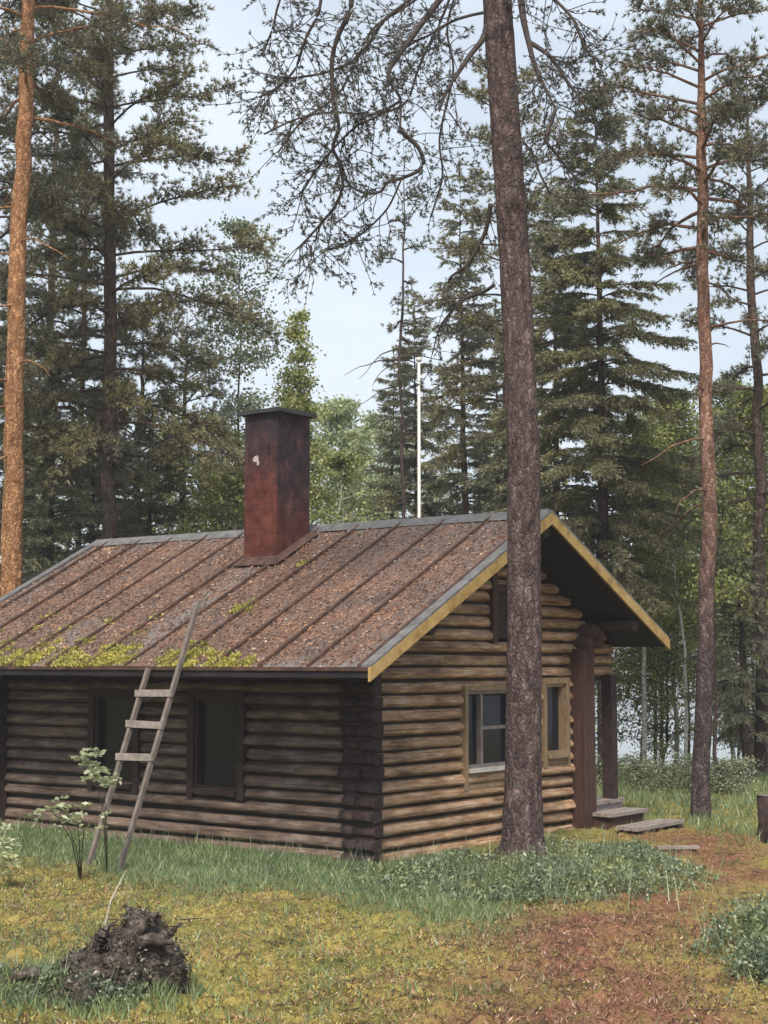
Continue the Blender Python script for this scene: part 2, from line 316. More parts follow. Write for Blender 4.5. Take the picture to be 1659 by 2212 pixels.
# ------------------------------------------------------------------ the log cabin (local x across the gable, y along the house)
HC = np.array([-.0863, 16.8565, 0]); HROT = R(52.7)
hv = np.array([math.cos(HROT), math.sin(HROT), 0]); hu = np.array([-math.sin(HROT), math.cos(HROT), 0])
def HL(v, u, z): return HC + v * hv + u * hu + np.array([0, 0, z])
cabin = empty('log_cabin', HC, HROT)
tag(cabin, 'dark brown log cabin with rusty standing seam roof and brick chimney', 'cabin')
RV, RZ = 2.363, 3.89                      # ridge
EV, EZ, FV, FZ = -1.114, 2.08, 5.30, 2.43 # near and far eaves (top of roof)
U0, U1 = -.77, 7.05
SN = (RZ - EZ) / (RV - EV); SF = (RZ - FZ) / (FV - RV)
rngh = np.random.default_rng(11)
LH = .152
def log_piece(mb, a, b, z0, z1, face, out, axis, rng):
    """one round-faced log from a to b along axis ('x' or 'y'), its outer face at `face`, bulging towards `out`"""
    n = max(2, int((b - a) / .3) + 1); s = np.linspace(a, b, n); k = 13
    g_ = rng.uniform(.018, .034); z0, z1 = z0 + g_, z1 - .002
    ph = np.linspace(-np.pi / 2, np.pi / 2, k); tt = .5 + .5 * np.sin(ph); tt = np.where(tt < .5, tt * .62, .31 + (tt - .5) * 1.38); bul = np.cos(ph)
    amp = .082 * rng.uniform(.8, 1.2); wob = np.cumsum(rng.normal(size=n)) * .0045; zw = np.cumsum(rng.normal(size=n)) * .0032; zw = zw - np.linspace(zw[0], zw[-1], n) * .6
    zz = z0 + (z1 - z0) * tt[None] + zw[:, None]; oo = face + out * (bul[None] * amp - .06 + wob[:, None])
    back = np.full((n, 1), face - out * .16)
    zz = np.concatenate([zz, zz[:, -1:], zz[:, :1]], 1); oo = np.concatenate([oo, back, back], 1); K = k + 2
    S = np.repeat(s[:, None], K, 1)
    V = np.stack([S, oo, zz] if axis == 'x' else [oo, S, zz], -1).reshape(-1, 3)
    i = np.arange(n - 1)[:, None] * K; j = np.arange(K)[None]; j2 = (j + 1) % K
    F = np.stack([i + j, i + j2, i + K + j2, i + K + j], -1).reshape(-1, 4)
    if (axis == 'x') == (out > 0): F = F[:, ::-1]
    mb.add(V, F, 0, True); mb.f.append((np.arange(K)[None] + mb.n - n * K, 0, False)); mb.f.append((np.arange(K)[None, ::-1] + mb.n - K, 0, False))
def log_wall(lo_hi, holes, zmax, face, out, axis, mat, z0=-.06):
    mb = MB(); k = 0
    while z0 + k * LH < zmax:
        za, zb = z0 + k * LH, z0 + (k + 1) * LH; zm = (za + zb) / 2
        a, b = lo_hi(zb - .09); k += 1
        if b - a < .15: continue
        segs = [(a, b)]
        for (h0, h1, hz0, hz1) in holes:
            if hz0 < zm < hz1:
                segs = [s for (p, q) in segs for s in ((p, min(q, h0)), (max(p, h1), q)) if s[1] - s[0] > .04]
        for (p, q) in segs:
            log_piece(mb, p, q, za, zb, face, out, axis, rngh)
            f0, f1 = sorted((face - out * .155, face - out * .056))   # dark caulking between the courses
            if axis == 'x': mb.box((p + .01, f0, za - .03), (q - .01, f1, za + .04), 1)
            else: mb.box((f0, p + .01, za - .03), (f1, q - .01, za + .04), 1)
    return mb.build('wall', [mat, M['caulk']], cabin)
def glim(z):     # gable clipped under the roof
    a = EV + (z + .14 - EZ) / SN if z > 1.9 else 0
    b = FV - (z + .14 - FZ) / SF if z > 2.2 else 5.2
    return max(0.0, a), min(b, 5.2 if z > 1.96 else 4.12)
GWIN = (1.70, 2.70, .90, 1.80); NWIN = (3.45, 3.93, .98, 1.86); HATCH = (2.34, 2.95, 2.42, 2.98)
LW = [(1.98, 2.68, .66, 1.72), (3.70, 4.40, .66, 1.72)]
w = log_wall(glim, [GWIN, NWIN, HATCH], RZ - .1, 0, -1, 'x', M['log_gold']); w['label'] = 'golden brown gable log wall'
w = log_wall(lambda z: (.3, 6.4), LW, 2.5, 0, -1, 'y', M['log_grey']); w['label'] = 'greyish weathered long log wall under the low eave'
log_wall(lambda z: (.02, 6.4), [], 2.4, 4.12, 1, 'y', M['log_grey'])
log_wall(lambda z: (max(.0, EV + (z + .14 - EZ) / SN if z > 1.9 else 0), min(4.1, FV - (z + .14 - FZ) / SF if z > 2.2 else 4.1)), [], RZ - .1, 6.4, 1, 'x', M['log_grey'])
mb = MB()
for (p, q, r, s) in ((.05, 4.1, .02, .18), (.05, 4.1, 6.2, 6.36)): mb.box((p, r, -.25), (q, s, -.0601))
for (p, q, r, s) in ((.02, .18, .2, 6.3), (3.95, 4.1, .2, 6.3)): mb.box((p, r, -.25), (q, s, -.0602))
mb.build('foundation', M['stone'], cabin)
# log-end boxes at the corners
def planked(x0, x1, y0, y1, z0, z1, mat, n=3):
    mb = MB(); mb.box((x0, y0, z0), (x1, y1, z1))
    def board(lo, hi, ax, face):     # rough upright cover board: slightly bowed, ragged at the foot
        d = rngh.uniform(.006, .02); nz_ = 12; zs = np.linspace(z0 - rngh.uniform(0, .05), z1, nz_); jl = rngh.normal(size=nz_) * .003; jd = np.cumsum(rngh.normal(size=nz_)) * .0012
        V = []
        for z, a_, b_ in zip(zs, jl, jd):
            for (s_, t_) in ((lo, .001), (hi, .001), (hi + a_, d + .006 + b_), (lo + a_, d + .006 + b_)):
                V.append((face - t_, s_, z) if ax == 'y' else (s_, face - t_, z))
        i = np.arange(nz_ - 1)[:, None] * 4; j = np.arange(4)[None]; j2 = (j + 1) % 4
        mb.add(V, np.stack([i + j, i + j2, i + 4 + j2, i + 4 + j], -1).reshape(-1, 4))
        mb.f.append((np.array([[0, 1, 2, 3]]) + mb.n - nz_ * 4, 0, False)); mb.f.append((np.array([[0, 1, 2, 3]]) + mb.n - 4, 0, False))
    for ax, p, q, face in (('y', y0, y1, x0), ('x', x0, x1, y0)):
        k = max(1, round((q - p) / .115)); cuts = np.linspace(p, q, k + 1); cuts[1:-1] += rngh.normal(size=k - 1) * .012
        for i in range(k): board(cuts[i] + .004, cuts[i + 1] - .004, ax, face)
    return mb.build('corner_box', mat, cabin)
def stack(y0, y1):
    mb = MB(); mb.box((-.05, y0 + .02, -.05), (.0, y1 - .02, 2.4)); k = 0
    while -.06 + k * LH < 2.3:
        za = -.06 + k * LH; cut = rngh.uniform(.36, .64) * (y1 - y0) + y0; k += 1
        for p, q in ((y0 - rngh.uniform(0, .012), cut - .006), (cut + .006, y1 + rngh.uniform(-.03, .01))): log_piece(mb, p, q, za, za + LH, -.06 - rngh.uniform(0, .055), -1, 'y', rngh)
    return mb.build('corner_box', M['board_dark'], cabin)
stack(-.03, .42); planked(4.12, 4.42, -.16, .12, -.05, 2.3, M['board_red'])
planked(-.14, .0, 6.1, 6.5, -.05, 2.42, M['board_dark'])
# cross-log ends stepping out above the right corner
mb = MB()
for k, (ln, z) in enumerate(((.30, 2.31), (.36, 2.46))):
    n = 7; mb.tube([(4.27 + .09 * k, -.2 - .02 * k, z + .07), (4.27 + .09 * k, .3, z + .07)], .085, 10)
    mb.tube([(4.52, -.22, z + .07), (4.52, .3, z + .07)], .08, 10)
mb.build('log_end', M['board_red'], cabin)
# windows
def window(axis, face, a, b, z0, z1, casing, frame_m, mull=None, bars=(), tail=0, cw=.1):
    """axis 'x': in the gable (outward -y); axis 'y': in the long wall (outward -x)"""
    def bx(mb, p, q, r, s, d0, d1):  # p..q along, r..s height, d0..d1 outward depth
        if axis == 'x': mb.box((p, face - d1, r), (q, face - d0, s))
        else: mb.box((face - d1, p, r), (face - d0, q, s))
    f = MB()
    bx(f, a - cw, a, z0 - tail, z1 + cw, -.1, .045); bx(f, b, b + cw, z0 - tail, z1 + cw, -.1, .045)
    bx(f, a, b, z1, z1 + cw, -.1, .042)
    fo = f.build('window', casing, cabin)
    s = MB(); bx(s, a, b, z0 - .045, z0, -.1, .085); s.build('sill', M['frame_pale'] if mull else frame_m, fo)
    if axis == 'x':
        ap = MB(); n_ = 3
        for q_ in range(n_): bx(ap, a, b, z0 - tail + q_ * (tail - .05) / n_ + .004, z0 - tail + (q_ + 1) * (tail - .05) / n_ - .004, -.05, .025 + .003 * q_)
        ap.build('apron', M['casing'], fo)
    fr = MB(); t_ = .04
    bx(fr, a, a + t_, z0, z1, -.09, .01); bx(fr, b - t_, b, z0, z1, -.09, .01); bx(fr, a + t_, b - t_, z0, z0 + t_, -.09, .008); bx(fr, a + t_, b - t_, z1 - t_, z1, -.09, .008)
    fr.build('frame', frame_m if mull else casing, fo)
    g = MB(); bx(g, a + t_, b - t_, z0 + t_, z1 - t_, -.07, -.06); g.build('pane', M['glass'], fo)
    if mull or bars:
        mm = MB()
        for u_ in (mull or ()): bx(mm, u_ - .022, u_ + .022, z0 + t_, z1 - t_, -.059, .004)
        for (p, q, z) in bars: bx(mm, p, q, z - .02, z + .02, -.058, .0)
        mm.build('mullion', M['frame_grey'], fo)
    return fo
w = window('x', 0, GWIN[0], GWIN[1], GWIN[2], GWIN[3], M['casing'], M['frame_grey'], (2.04, ), ((2.07, 2.66, 1.36),), .24, .06)
w = window('x', 0, NWIN[0], NWIN[1], NWIN[2], NWIN[3], M['casing'], M['casing'], None, (), .16, .075); w['label'] = 'narrow window with pale wooden casing'
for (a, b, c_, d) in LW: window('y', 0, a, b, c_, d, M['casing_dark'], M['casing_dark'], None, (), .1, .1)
# hatch high in the gable
mb = MB(); mb.box((HATCH[0], -.01, HATCH[2]), (HATCH[1], .1, HATCH[3])); h = mb.build('hatch', M['board_dark'], cabin)
mb = MB()
mb.box((HATCH[0] - .1, -.045, HATCH[2] - .06), (HATCH[0], .1, HATCH[3] + .25)); mb.box((HATCH[1], -.045, HATCH[2] - .06), (HATCH[1] + .1, .1, HATCH[3] + .25))
mb.box((HATCH[0], -.042, HATCH[3]), (HATCH[1], .1, HATCH[3] + .09)); mb.build('frame', M['board_red'], h)
# roof: two boarded slopes under sheet metal
def rp(v, off=0): return (RZ - SN * (RV - v) if v <= RV else RZ - SF * (v - RV)) + off
def slope_grid(mb, v0, v1, u0, u1, top, bot, nv, nu, mi_top, mi_bot):
    vs = np.linspace(v0, v1, nv); us = np.linspace(u0, u1, nu)
    Vg, Ug = np.meshgrid(vs, us); Zt = np.vectorize(rp)(Vg)
    i = np.arange(nu - 1)[:, None] * nv + np.arange(nv - 1)[None]
    Fq = np.stack([i, i + 1, i + 1 + nv, i + nv], -1).reshape(-1, 4)
    sag = .012 * np.sin(Ug * 1.7) * np.sin(Vg * 1.1)
    mb.add(np.stack([Vg, Ug, Zt + top + sag], -1), Fq[:, ::-1], mi_top, True); mb.add(np.stack([Vg, Ug, Zt + bot], -1), Fq, mi_bot)
mb = MB()
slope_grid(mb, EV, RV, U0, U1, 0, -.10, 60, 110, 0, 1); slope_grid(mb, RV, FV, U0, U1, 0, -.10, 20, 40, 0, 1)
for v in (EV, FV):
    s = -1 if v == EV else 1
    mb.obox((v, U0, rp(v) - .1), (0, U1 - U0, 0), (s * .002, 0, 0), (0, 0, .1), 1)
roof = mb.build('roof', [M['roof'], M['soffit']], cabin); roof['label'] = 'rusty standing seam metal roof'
co = np.empty(len(roof.data.vertices) * 3, np.float32); roof.data.vertices.foreach_get('co', co); co = co.reshape(-1, 3)
pv, pu = co[:, 0], co[:, 1]
bare = np.maximum.reduce([np.clip(1 - (pv - EV - .02) / .22, 0, 1) * (pu < 2.0), np.clip(1 - (RV - pv) / .5, 0, 1), np.clip(1 - (pu - U0 - .1) / .25, 0, 1), np.clip(1.3 - (U1 - pu) / .5, 0, 1),
                          np.clip(1.1 - np.abs(pu - 2.95) / .3, 0, 1) * (pv < 1.5), np.clip(1.4 - np.abs(pu - 4.35) / .35, 0, 1) * np.clip(.3 - pv, 0, 1)])
a = roof.data.attributes.new('bare', 'FLOAT', 'POINT'); a.data.foreach_set('value', np.clip(bare, 0, 1).astype(np.float32))
mb = MB()
for k in range(12):
    u = .03 + .67 * (k - 1)
    if u < U0 + .05 or u > U1 - .05: continue
    for v0, v1 in ((EV, RV - .02), (RV + .02, FV)):
        mb = MB(); vs = np.linspace(v0, v1, 14); zz = np.array([rp(t) for t in vs])
        ul = u + np.cumsum(rngh.normal(size=14)) * .002
        for q in range(13):
            mb.obox((vs[q], ul[q] - .02, zz[q] - .005), (vs[q + 1] - vs[q], ul[q + 1] - ul[q], zz[q + 1] - zz[q]), (0, .04, 0), (0, 0, .04))
        mb.build('seam', M['seam'], roof)
mb = MB()
mb.add([(RV - .17, U0, rp(RV - .17) + .02), (RV, U0, RZ + .045), (RV + .17, U0, rp(RV + .17) + .02), (RV - .17, U1, rp(RV - .17) + .02), (RV, U1, RZ + .045), (RV + .17, U1, rp(RV + .17) + .02)], [(0, 1, 4, 3), (1, 2, 5, 4)])
mb.build('ridge_cap', M['grey_metal'], roof)
mb = MB()
for u in (U0 - .03, U1 - .1):
    for v0, v1 in ((EV, RV), (RV, FV)):
        mb = MB(); mb.obox((v0, u, rp(v0) + .004), (v1 - v0, 0, rp(v1) - rp(v0)), (0, .13, 0), (0, 0, .028)); mb.build('verge_trim', M['grey_metal'], roof)
mb = MB(); mb.box((EV - .022, U0, EZ - .032), (EV - .004, U1, EZ + .006)); mb.build('eave_trim', M['seam'], roof)
for u, nm in ((U0 - .033, 'yellow'), (U1 + .003, 'yellow')):
    for v0, v1 in ((EV - .02, RV), (RV, FV + .02)):
        mb = MB(); z0, z1 = (rp(EV) if v0 < RV and v0 < 0 else RZ), (RZ if v1 == RV else rp(FV))
        mb.obox((v0, u, z0 - .137), (v1 - v0, 0, z1 - z0), (0, .03, 0), (0, 0, .135)); mb.build('bargeboard', M[nm], cabin)
# exposed purlins under the gable overhang
for v in (.05, 4.55):
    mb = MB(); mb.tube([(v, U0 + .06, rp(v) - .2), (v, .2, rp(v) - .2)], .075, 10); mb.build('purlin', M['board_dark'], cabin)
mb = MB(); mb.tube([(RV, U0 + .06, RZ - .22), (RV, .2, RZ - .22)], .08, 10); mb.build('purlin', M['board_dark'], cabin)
# chimney
mb = MB()
c0, c1, d0, d1 = 1.393, 2.03, 2.655, 3.21
nzr = 25; zs = np.linspace(2.9, 5.3, nzr)
mb.box((c0, d0, 2.9), (c1, d1, 5.3))
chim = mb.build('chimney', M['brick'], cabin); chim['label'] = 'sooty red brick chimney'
mb = MB(); mb.box((c0 - .07, d0 - .07, 5.3015), (c1 + .07, d1 + .09, 5.35)); mb.build('chimney_cap', M['black_metal'], chim)
mb = MB()
pts = []
for (v, u) in ((c0 - .12, d0 - .1), (c1 + .1, d0 - .1), (c1 + .1, d1 + .1), (c0 - .12, d1 + .1)): pts.append((v, u, rp(v) + .03))
inn = []
for (v, u) in ((c0 - .012, d0 - .012), (c1 + .012, d0 - .012), (c1 + .012, d1 + .012), (c0 - .012, d1 + .012)): inn.append((v, u, rp(v) + .09))
mb.add(pts + inn, [(i, (i + 1) % 4, 4 + (i + 1) % 4, 4 + i) for i in range(4)]); mb.build('flashing', M['seam'], chim)
mb = MB(); mb.tube([(c0 - .004, 3.02, 4.72), (c0 + .01, 3.02, 4.72)], [.045, .05], 7, rough=.3, rng=rngh); mb.tube([(c0 - .003, 2.985, 4.665), (c0 + .01, 2.985, 4.665)], [.03, .03], 6, rough=.3, rng=rngh); mb.build('mortar_patch', M['mortar_pale'], chim)
# porch
mb = MB(); n = 9
for i in range(n): mb.box((4.44 + i * .093, -.12, .29 - .004 * (i % 2)), (4.44 + i * .093 + .085, 6.3, .33 + .003 * (i % 3)))
mb.box((4.44, -.09, .16), (5.26, -.04, .285)); mb.box((4.44, 3, .05), (5.26, 3.1, .285)); mb.box((4.5, -.1, -.1), (4.6, 0, .16)); mb.box((5.1, -.1, -.1), (5.2, 0, .16))
mb.build('porch_floor', M['plank'], cabin)
for (v, u, r_, mt) in ((5.07, -.02, .075, 'board_dark'), (5.07, 3.0, .075, 'board_dark'), (5.07, 6.1, .075, 'board_dark'), (4.62, .35, .04, 'board_red')):
    mb = MB(); mb.box((v - r_, u - r_, .335), (v + r_, u + r_, 1.96)); mb.build('porch_post', M[mt], cabin)
mb = MB(); mb.box((4.99, .1, 1.97), (5.15, 6.3, 2.13)); mb.build('porch_beam', M['board_dark'], cabin)
# roof moss, in cushions along the eave and seams
rngm = np.random.default_rng(5); mb = MB()
def moss_patch(u0, u1, v0, v1, n, hgt=.05):
    cu = rngm.uniform(u0, u1, n); cv = v0 + (v1 - v0) * rngm.beta(1.0, 1.8, n)
    for a_, b_ in zip(cu, cv):
        k = 46; r_ = rngm.uniform(.03, .085); q = rngm.normal(size=(k, 2)) * r_ * .6
        p = np.stack([b_ + q[:, 0], a_ + q[:, 1] * 1.3, np.zeros(k)], 1); p[:, 0] = np.maximum(p[:, 0], EV - .01)
        p[:, 2] = [rp(t) for t in p[:, 0]]
        d = unit(rdir(rngm, k) * .8 + [[-.35, 0, .9]]); blades(mb, p, d, rngm.uniform(.02, hgt, k), .028, rngm, quad=True)
for k in range(2, 12):
    u = .03 + .67 * (k - 1)
    if 3.2 < u < 6.9: moss_patch(u - .3, u + .12, EV, EV + .6, 7); moss_patch(u - .06, u + .08, EV + .1, EV + 1.3, 7)
[moss_patch(a_, a_ + .35, EV, EV + b_, 17) for a_, b_ in ((3.55, .3), (4.35, .4), (4.9, .45), (5.6, .5), (6.3, .35))]; moss_patch(3.0, 3.5, EV, EV + .45, 22); moss_patch(2.75, 3.3, EV + .05, EV + .5, 22); moss_patch(1.2, 2.35, EV, EV + .42, 44); moss_patch(.9, 1.3, EV, EV + .2, 8); moss_patch(1.9, 2.25, EV + .1, EV + .6, 16)
moss_patch(2.0, 2.2, .12, .45, 9); moss_patch(2.05, 2.15, 1.2, 1.5, 3)
tag(mb.build('moss', M['roof_moss'], roof), kind='stuff')
mb = MB(); k = 20000   # needles and birch leaves fallen on the roof
pu = rngm.uniform(U0 + .1, U1, k); pv = rngm.uniform(EV, RV, k); p = np.stack([pv, pu, [rp(t) + .012 for t in pv]], 1)
d = unit(np.stack([rngm.normal(size=k), rngm.normal(size=k), np.zeros(k)], 1)); d[:, 2] = d[:, 0] * SN
blades(mb, p, d, rngm.uniform(.02, .055, k), rngm.uniform(.01, .025, k), rngm, quad=True)
tag(mb.build('leaf_litter', M['litter'], roof), kind='stuff')

# ------------------------------------------------------------------ ladder, steps, pole
lad = empty('wooden_ladder', HL(-2, 1.72, 0)); tag(lad, 'grey weathered wooden ladder leaning on the mossy roof eave', 'ladder')
def lp(du, z): return HL(-2.085 + .44 * z, 1.72 + .04 * z + du, z) - np.array(lad.location)
for du, z1 in ((0, 2.81), (.47, 2.07)):
    mb = MB(); zs = np.linspace(-.08, z1, 10); pts = [lp(du, z) for z in zs]
    for i in range(9):
        mb.obox(np.array(pts[i]) - hu * .022 - hv * .026, hu * .044, hv * .052, np.array(pts[i + 1]) - np.array(pts[i]))
    mb.build('rail', M['weathered'], lad)
for z in (1.80, 1.46, 1.13):
    mb = MB(); e_ = rngh.uniform(-.015, .02); a_, b_ = lp(-.04, z), lp(.51, z + e_)
    mb.obox(a_ - hv * .055 - np.array([0, 0, .035]), b_ - a_, hv * .03, (0, 0, .075)); mb.build('rung', M['plank'], lad)
stp = empty('wooden_steps', HL(4.7, -.5, 0), HROT); tag(stp, 'low weathered plank steps leading up to the open porch', 'steps')
mb = MB()
for i in range(3): mb.box((-.42 + .012 * i, .02 - .0 * i + i * .115, .17), (.55 - .02 * i, .125 + i * .115, .215))
mb.build('tread', M['plank'], stp)
mb = MB(); mb.box((-.36, .05, -.1), (-.28, .33, .168)); mb.box((.4, .05, -.1), (.48, .33, .168)); mb.box((-.27, .06, .02), (.39, .1, .165)); mb.build('riser', M['board_red'], stp)
mb = MB()
for i in range(3): mb.box((-.72 + .02 * i, -.5 + i * .12, .055), (.56 - .03 * i, -.41 + i * .12, .1))
mb.build('tread', M['plank'], stp)
for a_ in (-.6, .38): mb = MB(); mb.box((a_, -.5, -.1), (a_ + .1, -.2, .053)); mb.build('bearer', M['board_dark'], stp)
mb = MB(); mb.box((-.24, -.06, 0), (.26, .06, .03)); pl = mb.build('plank', M['plank']); p0 = at(1462, 1829, 18.1)
pl.location = (p0[0], p0[1], float(gz(p0[0], p0[1])) + .01); pl.rotation_euler = (0, 0, R(8)); tag(pl, 'loose pale board lying on the mossy ground in front of the steps', 'board')
p0 = at(906, 1300, 30); fp = empty('flagpole', (p0[0], p0[1], float(gz(p0[0], p0[1])))); tag(fp, 'white flagpole rising behind the cabin ridge', 'flagpole')
zt = zat(782, 30) - fp.location.z
mb = MB(); mb.tube([(0, 0, -.2), (0, 0, 3), (0, 0, zt)], [.042, .036, .028], 12); mb.build('pole', M['white'], fp)
mb = MB(); mb.tube([(0, 0, zt + .002), (0, 0, zt + .03), (0, 0, zt + .08), (0, 0, zt + .1)], [.03, .06, .055, .01], 10); mb.build('finial', M['white'], fp)

# ------------------------------------------------------------------ trees
def trunk_curve(base, top, n, rng, wob):
    t = np.linspace(0, 1, n)[:, None]; p = base + (top - base) * t
    w = np.cumsum(rng.normal(size=(n, 3)) * [wob, wob, 0], 0); w -= t * w[-1]; return p + w
def on_trunk(tr, z): return np.array([np.interp(z, tr[:, 2], tr[:, c]) for c in range(3)])
def bough(rng, start, az, ln, up, droop, n=7, wob=.06):
    s = np.linspace(0, 1, n); d = np.array([math.cos(az), math.sin(az)])
    p = np.zeros((n, 3)); p[:, :2] = s[:, None] * ln * d; p[:, 2] = ln * (up * s - droop * s * s)
    p += np.cumsum(rng.normal(size=(n, 3)) * wob * ln / n ** .5, 0) * s[:, None]; return start + p
def along(p, s):
    f = np.clip(s, 0, 1) * (len(p) - 1); i = np.minimum(f.astype(int), len(p) - 2); w = (f - i)[:, None]
    return p[i] * (1 - w) + p[i + 1] * w, unit(p[i + 1] - p[i])
def tufts(mb, P, D, k, ln, w, rng, spread=.9):
    n = len(P); PP = np.repeat(P, k, 0); DD = unit(np.repeat(D, k, 0) + rdir(rng, n * k) * spread)
    blades(mb, PP, DD, ln * rng.uniform(.7, 1.2, n * k), w, rng)

def place(name, label, cat, x, Y, group=None):
    p = at(x, 1425, Y); g = float(gz(p[0], p[1])); t = empty(name, (p[0], p[1], g)); tag(t, label, cat, group); return t
def pine(x, Y, label, h, r0, z_crown, prof, nb, seed, leaf, bark, lean=(0, 0), tw=16, tk=13, tl=.105, tww=.017, rough=.02, sides=12, dead=8, group='pine trees round the cabin', curve=None):
    rng = np.random.default_rng(seed); T = place('pine_tree', label, 'tree', x, Y, group)
    tr = trunk_curve(np.array([0, 0, -.25]), np.array([lean[0], lean[1], h]), 40, rng, .018) if curve is None else curve
    zz = tr[:, 2]; rad = r0 * np.clip(1 - .55 * zz / h - .4 * np.clip(zz / h - .7, 0, 1) / .3, .05, 2) + r0 * .35 * np.exp(-np.clip(zz + .1, 0, 9) * 4)
    mt = MB(); mt.tube(tr, rad, sides, rough=rough, rng=rng); mc = MB()
    for i in range(dead):       # bare snags under the crown
        z = rng.uniform(z_crown * .45, z_crown); q = bough(rng, on_trunk(tr, z), rng.uniform(0, 6.28), rng.uniform(.4, 1.6), rng.uniform(-.1, .3), .35, 6, .1); mt.tube(q, np.linspace(.02, .005, 6), 4)
    for i in range(nb):
        f = (i + rng.uniform(0, 1)) / nb; z = z_crown + (h - z_crown) * f * .97; ln = prof(f) * rng.uniform(.7, 1.25)
        az = i * 2.4 + rng.uniform(-.5, .5); up = rng.uniform(-.05, .25) + .5 * f; q = bough(rng, on_trunk(tr, z), az, ln, up, .3 * (1 - f) + .05, 8, .09)
        mt.tube(q, np.linspace(.035 * (1 - f * .6), .008, 8), 5)
        ns = max(4, int(tw * ln)); s = rng.uniform(.3, 1, ns); P, D = along(q, s)
        TD = unit(D + rdir(rng, ns) * [.9, .9, .45] + [0, 0, .12]); TL = rng.uniform(.16, .5, ns) * (.6 + .25 * ln)
        for a_, d_, l_ in zip(P, TD, TL):
            b_ = a_ + d_ * l_; mt.tube([a_, (a_ + b_) / 2 + rng.normal(size=3) * .03, b_], [.008, .006, .004], 3, cap=False)
        ps = np.concatenate([P + TD * (TL * f_)[:, None] + rng.normal(size=P.shape) * .05 for f_ in (.35, .55, .75, .88, 1.0)]); ds = np.tile(TD, (5, 1))
        tufts(mc, ps, ds, tk, tl, tww, rng)
    mt.build('trunk', bark, T); mc.build('crown', leaf, T); return T

def spruce(x, Y, label, h, rad, z0, seed, leaf, dens=1.0, trunk_r=.13, group='spruces behind the cabin', gap=.08, droop=.5):
    rng = np.random.default_rng(seed); T = place('spruce_tree', label, 'tree', x, Y, group)
    tr = trunk_curve(np.array([0, 0, -.25]), np.array([rng.normal() * .12, rng.normal() * .12, h]), 24, rng, .012)
    mt = MB(); mt.tube(tr, trunk_r * np.clip(1 - tr[:, 2] / h, .04, 1.1), 9, rough=.03, rng=rng); mc = MB(); z = z0
    while z < h - .1:
        f = (z - z0) / (h - z0); R_ = rad * (1 - f) ** .8 * (1 if f > .12 else .75 + 2 * f); nb = int(rng.integers(5, 8))
        for b in range(nb):
            if rng.random() < gap: continue
            ln = R_ * rng.uniform(.6, 1.2) + .1; az = rng.uniform(0, 6.28)
            q = bough(rng, on_trunk(tr, z + rng.uniform(-.12, .12)), az, ln, .15 + .5 * f ** 2, droop * (1 - .5 * f), 6, .05); q[-1, 2] += .08 * ln
            mt.tube(q, np.linspace(.018, .005, 6), 3, cap=False)
            ns = max(5, int(34 * ln * dens)); s = rng.uniform(.06, 1, ns) ** .8; P, D = along(q, s)
            side = np.cross(D, [0, 0, 1.]); side *= np.where(rng.random(ns) < .5, 1, -1)[:, None]
            SD = unit(D * .7 + side * rng.uniform(.2, 1, (ns, 1)) + [0, 0, -.45] * rng.uniform(.2, 1.6, (ns, 1)))
            SL = rng.uniform(.14, .36, ns) * (.6 + .25 * min(ln, 2))
            ps = np.concatenate([P + SD * (SL * f_)[:, None] for f_ in (0, .3, .6, .9)]); ds = np.tile(SD, (4, 1))
            tufts(mc, ps, ds, 6, .095, .021, rng, .7)
        z += rng.uniform(.2, .34)
    k = 40; tufts(mc, tr[-1] + np.stack([np.zeros(k), np.zeros(k), -rng.uniform(0, .5, k)], 1), np.tile([0, 0, 1.], (k, 1)), 3, .12, .025, rng, .9)
    mt.build('trunk', M['bark_dark'], T); mc.build('crown', leaf, T); return T

def broadleaf(x, Y, label, h, rad, z0, seed, leaf, bark, n=5200, size=.075, trunk_r=.07, clumps=70, cone=False, group='leafy trees behind the cabin', name='birch_tree', cat='tree', stems=1):
    rng = np.random.default_rng(seed); T = place(name, label, cat, x, Y, group); mt = MB(); mc = MB(); per = max(8, n // clumps); trunk_r = trunk_r * (.45 if stems > 1 else .75)
    trs = []
    for s_ in range(stems):
        o_ = rng.normal(size=2) * (.0 if stems == 1 else .15); tp = o_ * (3 if stems > 1 else 1) + rng.normal(size=2) * .2
        tr = trunk_curve(np.array([*o_, -.2]), np.array([*tp, h * (.97 if s_ == 0 else rng.uniform(.7, .95))]), 20, rng, .03); trs.append(tr)
        mt.tube(tr, trunk_r * np.clip(1 - .9 * tr[:, 2] / h, .08, 1.1), 8)
    for c in range(clumps):
        tr = trs[c % stems]; f = rng.beta(1.0, 1.5) if cone else rng.beta(1.1, 1.0); z = z0 + (h - z0) * f
        if cone: R_ = rad * (1 - f) ** .75 + .08
        else: R_ = rad * math.sqrt(max(.04, 1 - (2 * f - .85) ** 2 / 1.35))
        ln = R_ * rng.uniform(.25, 1.05); az = rng.uniform(0, 6.28)
        q = bough(rng, on_trunk(tr, min(z, h * .965) - .25 * ln), az, ln, .45, .25, 6, .08); mt.tube(q, np.linspace(.014, .004, 6), 3, cap=False)
        k = int(per * rng.uniform(.4, 1.6)); s = rng.uniform(.35, 1.05, k); P, D = along(q, s); P = P + rng.normal(size=(k, 3)) * (.07 + .1 * min(R_, 1.4)) * [1, 1, .6]
        blades(mc, P, unit(rdir(rng, k) + [0, 0, -.3]), size * rng.uniform(.7, 1.3, k), size * rng.uniform(.5, .8, k), rng, quad=True)
    mt.build('trunk', bark, T); mc.build('crown', leaf, T); return T

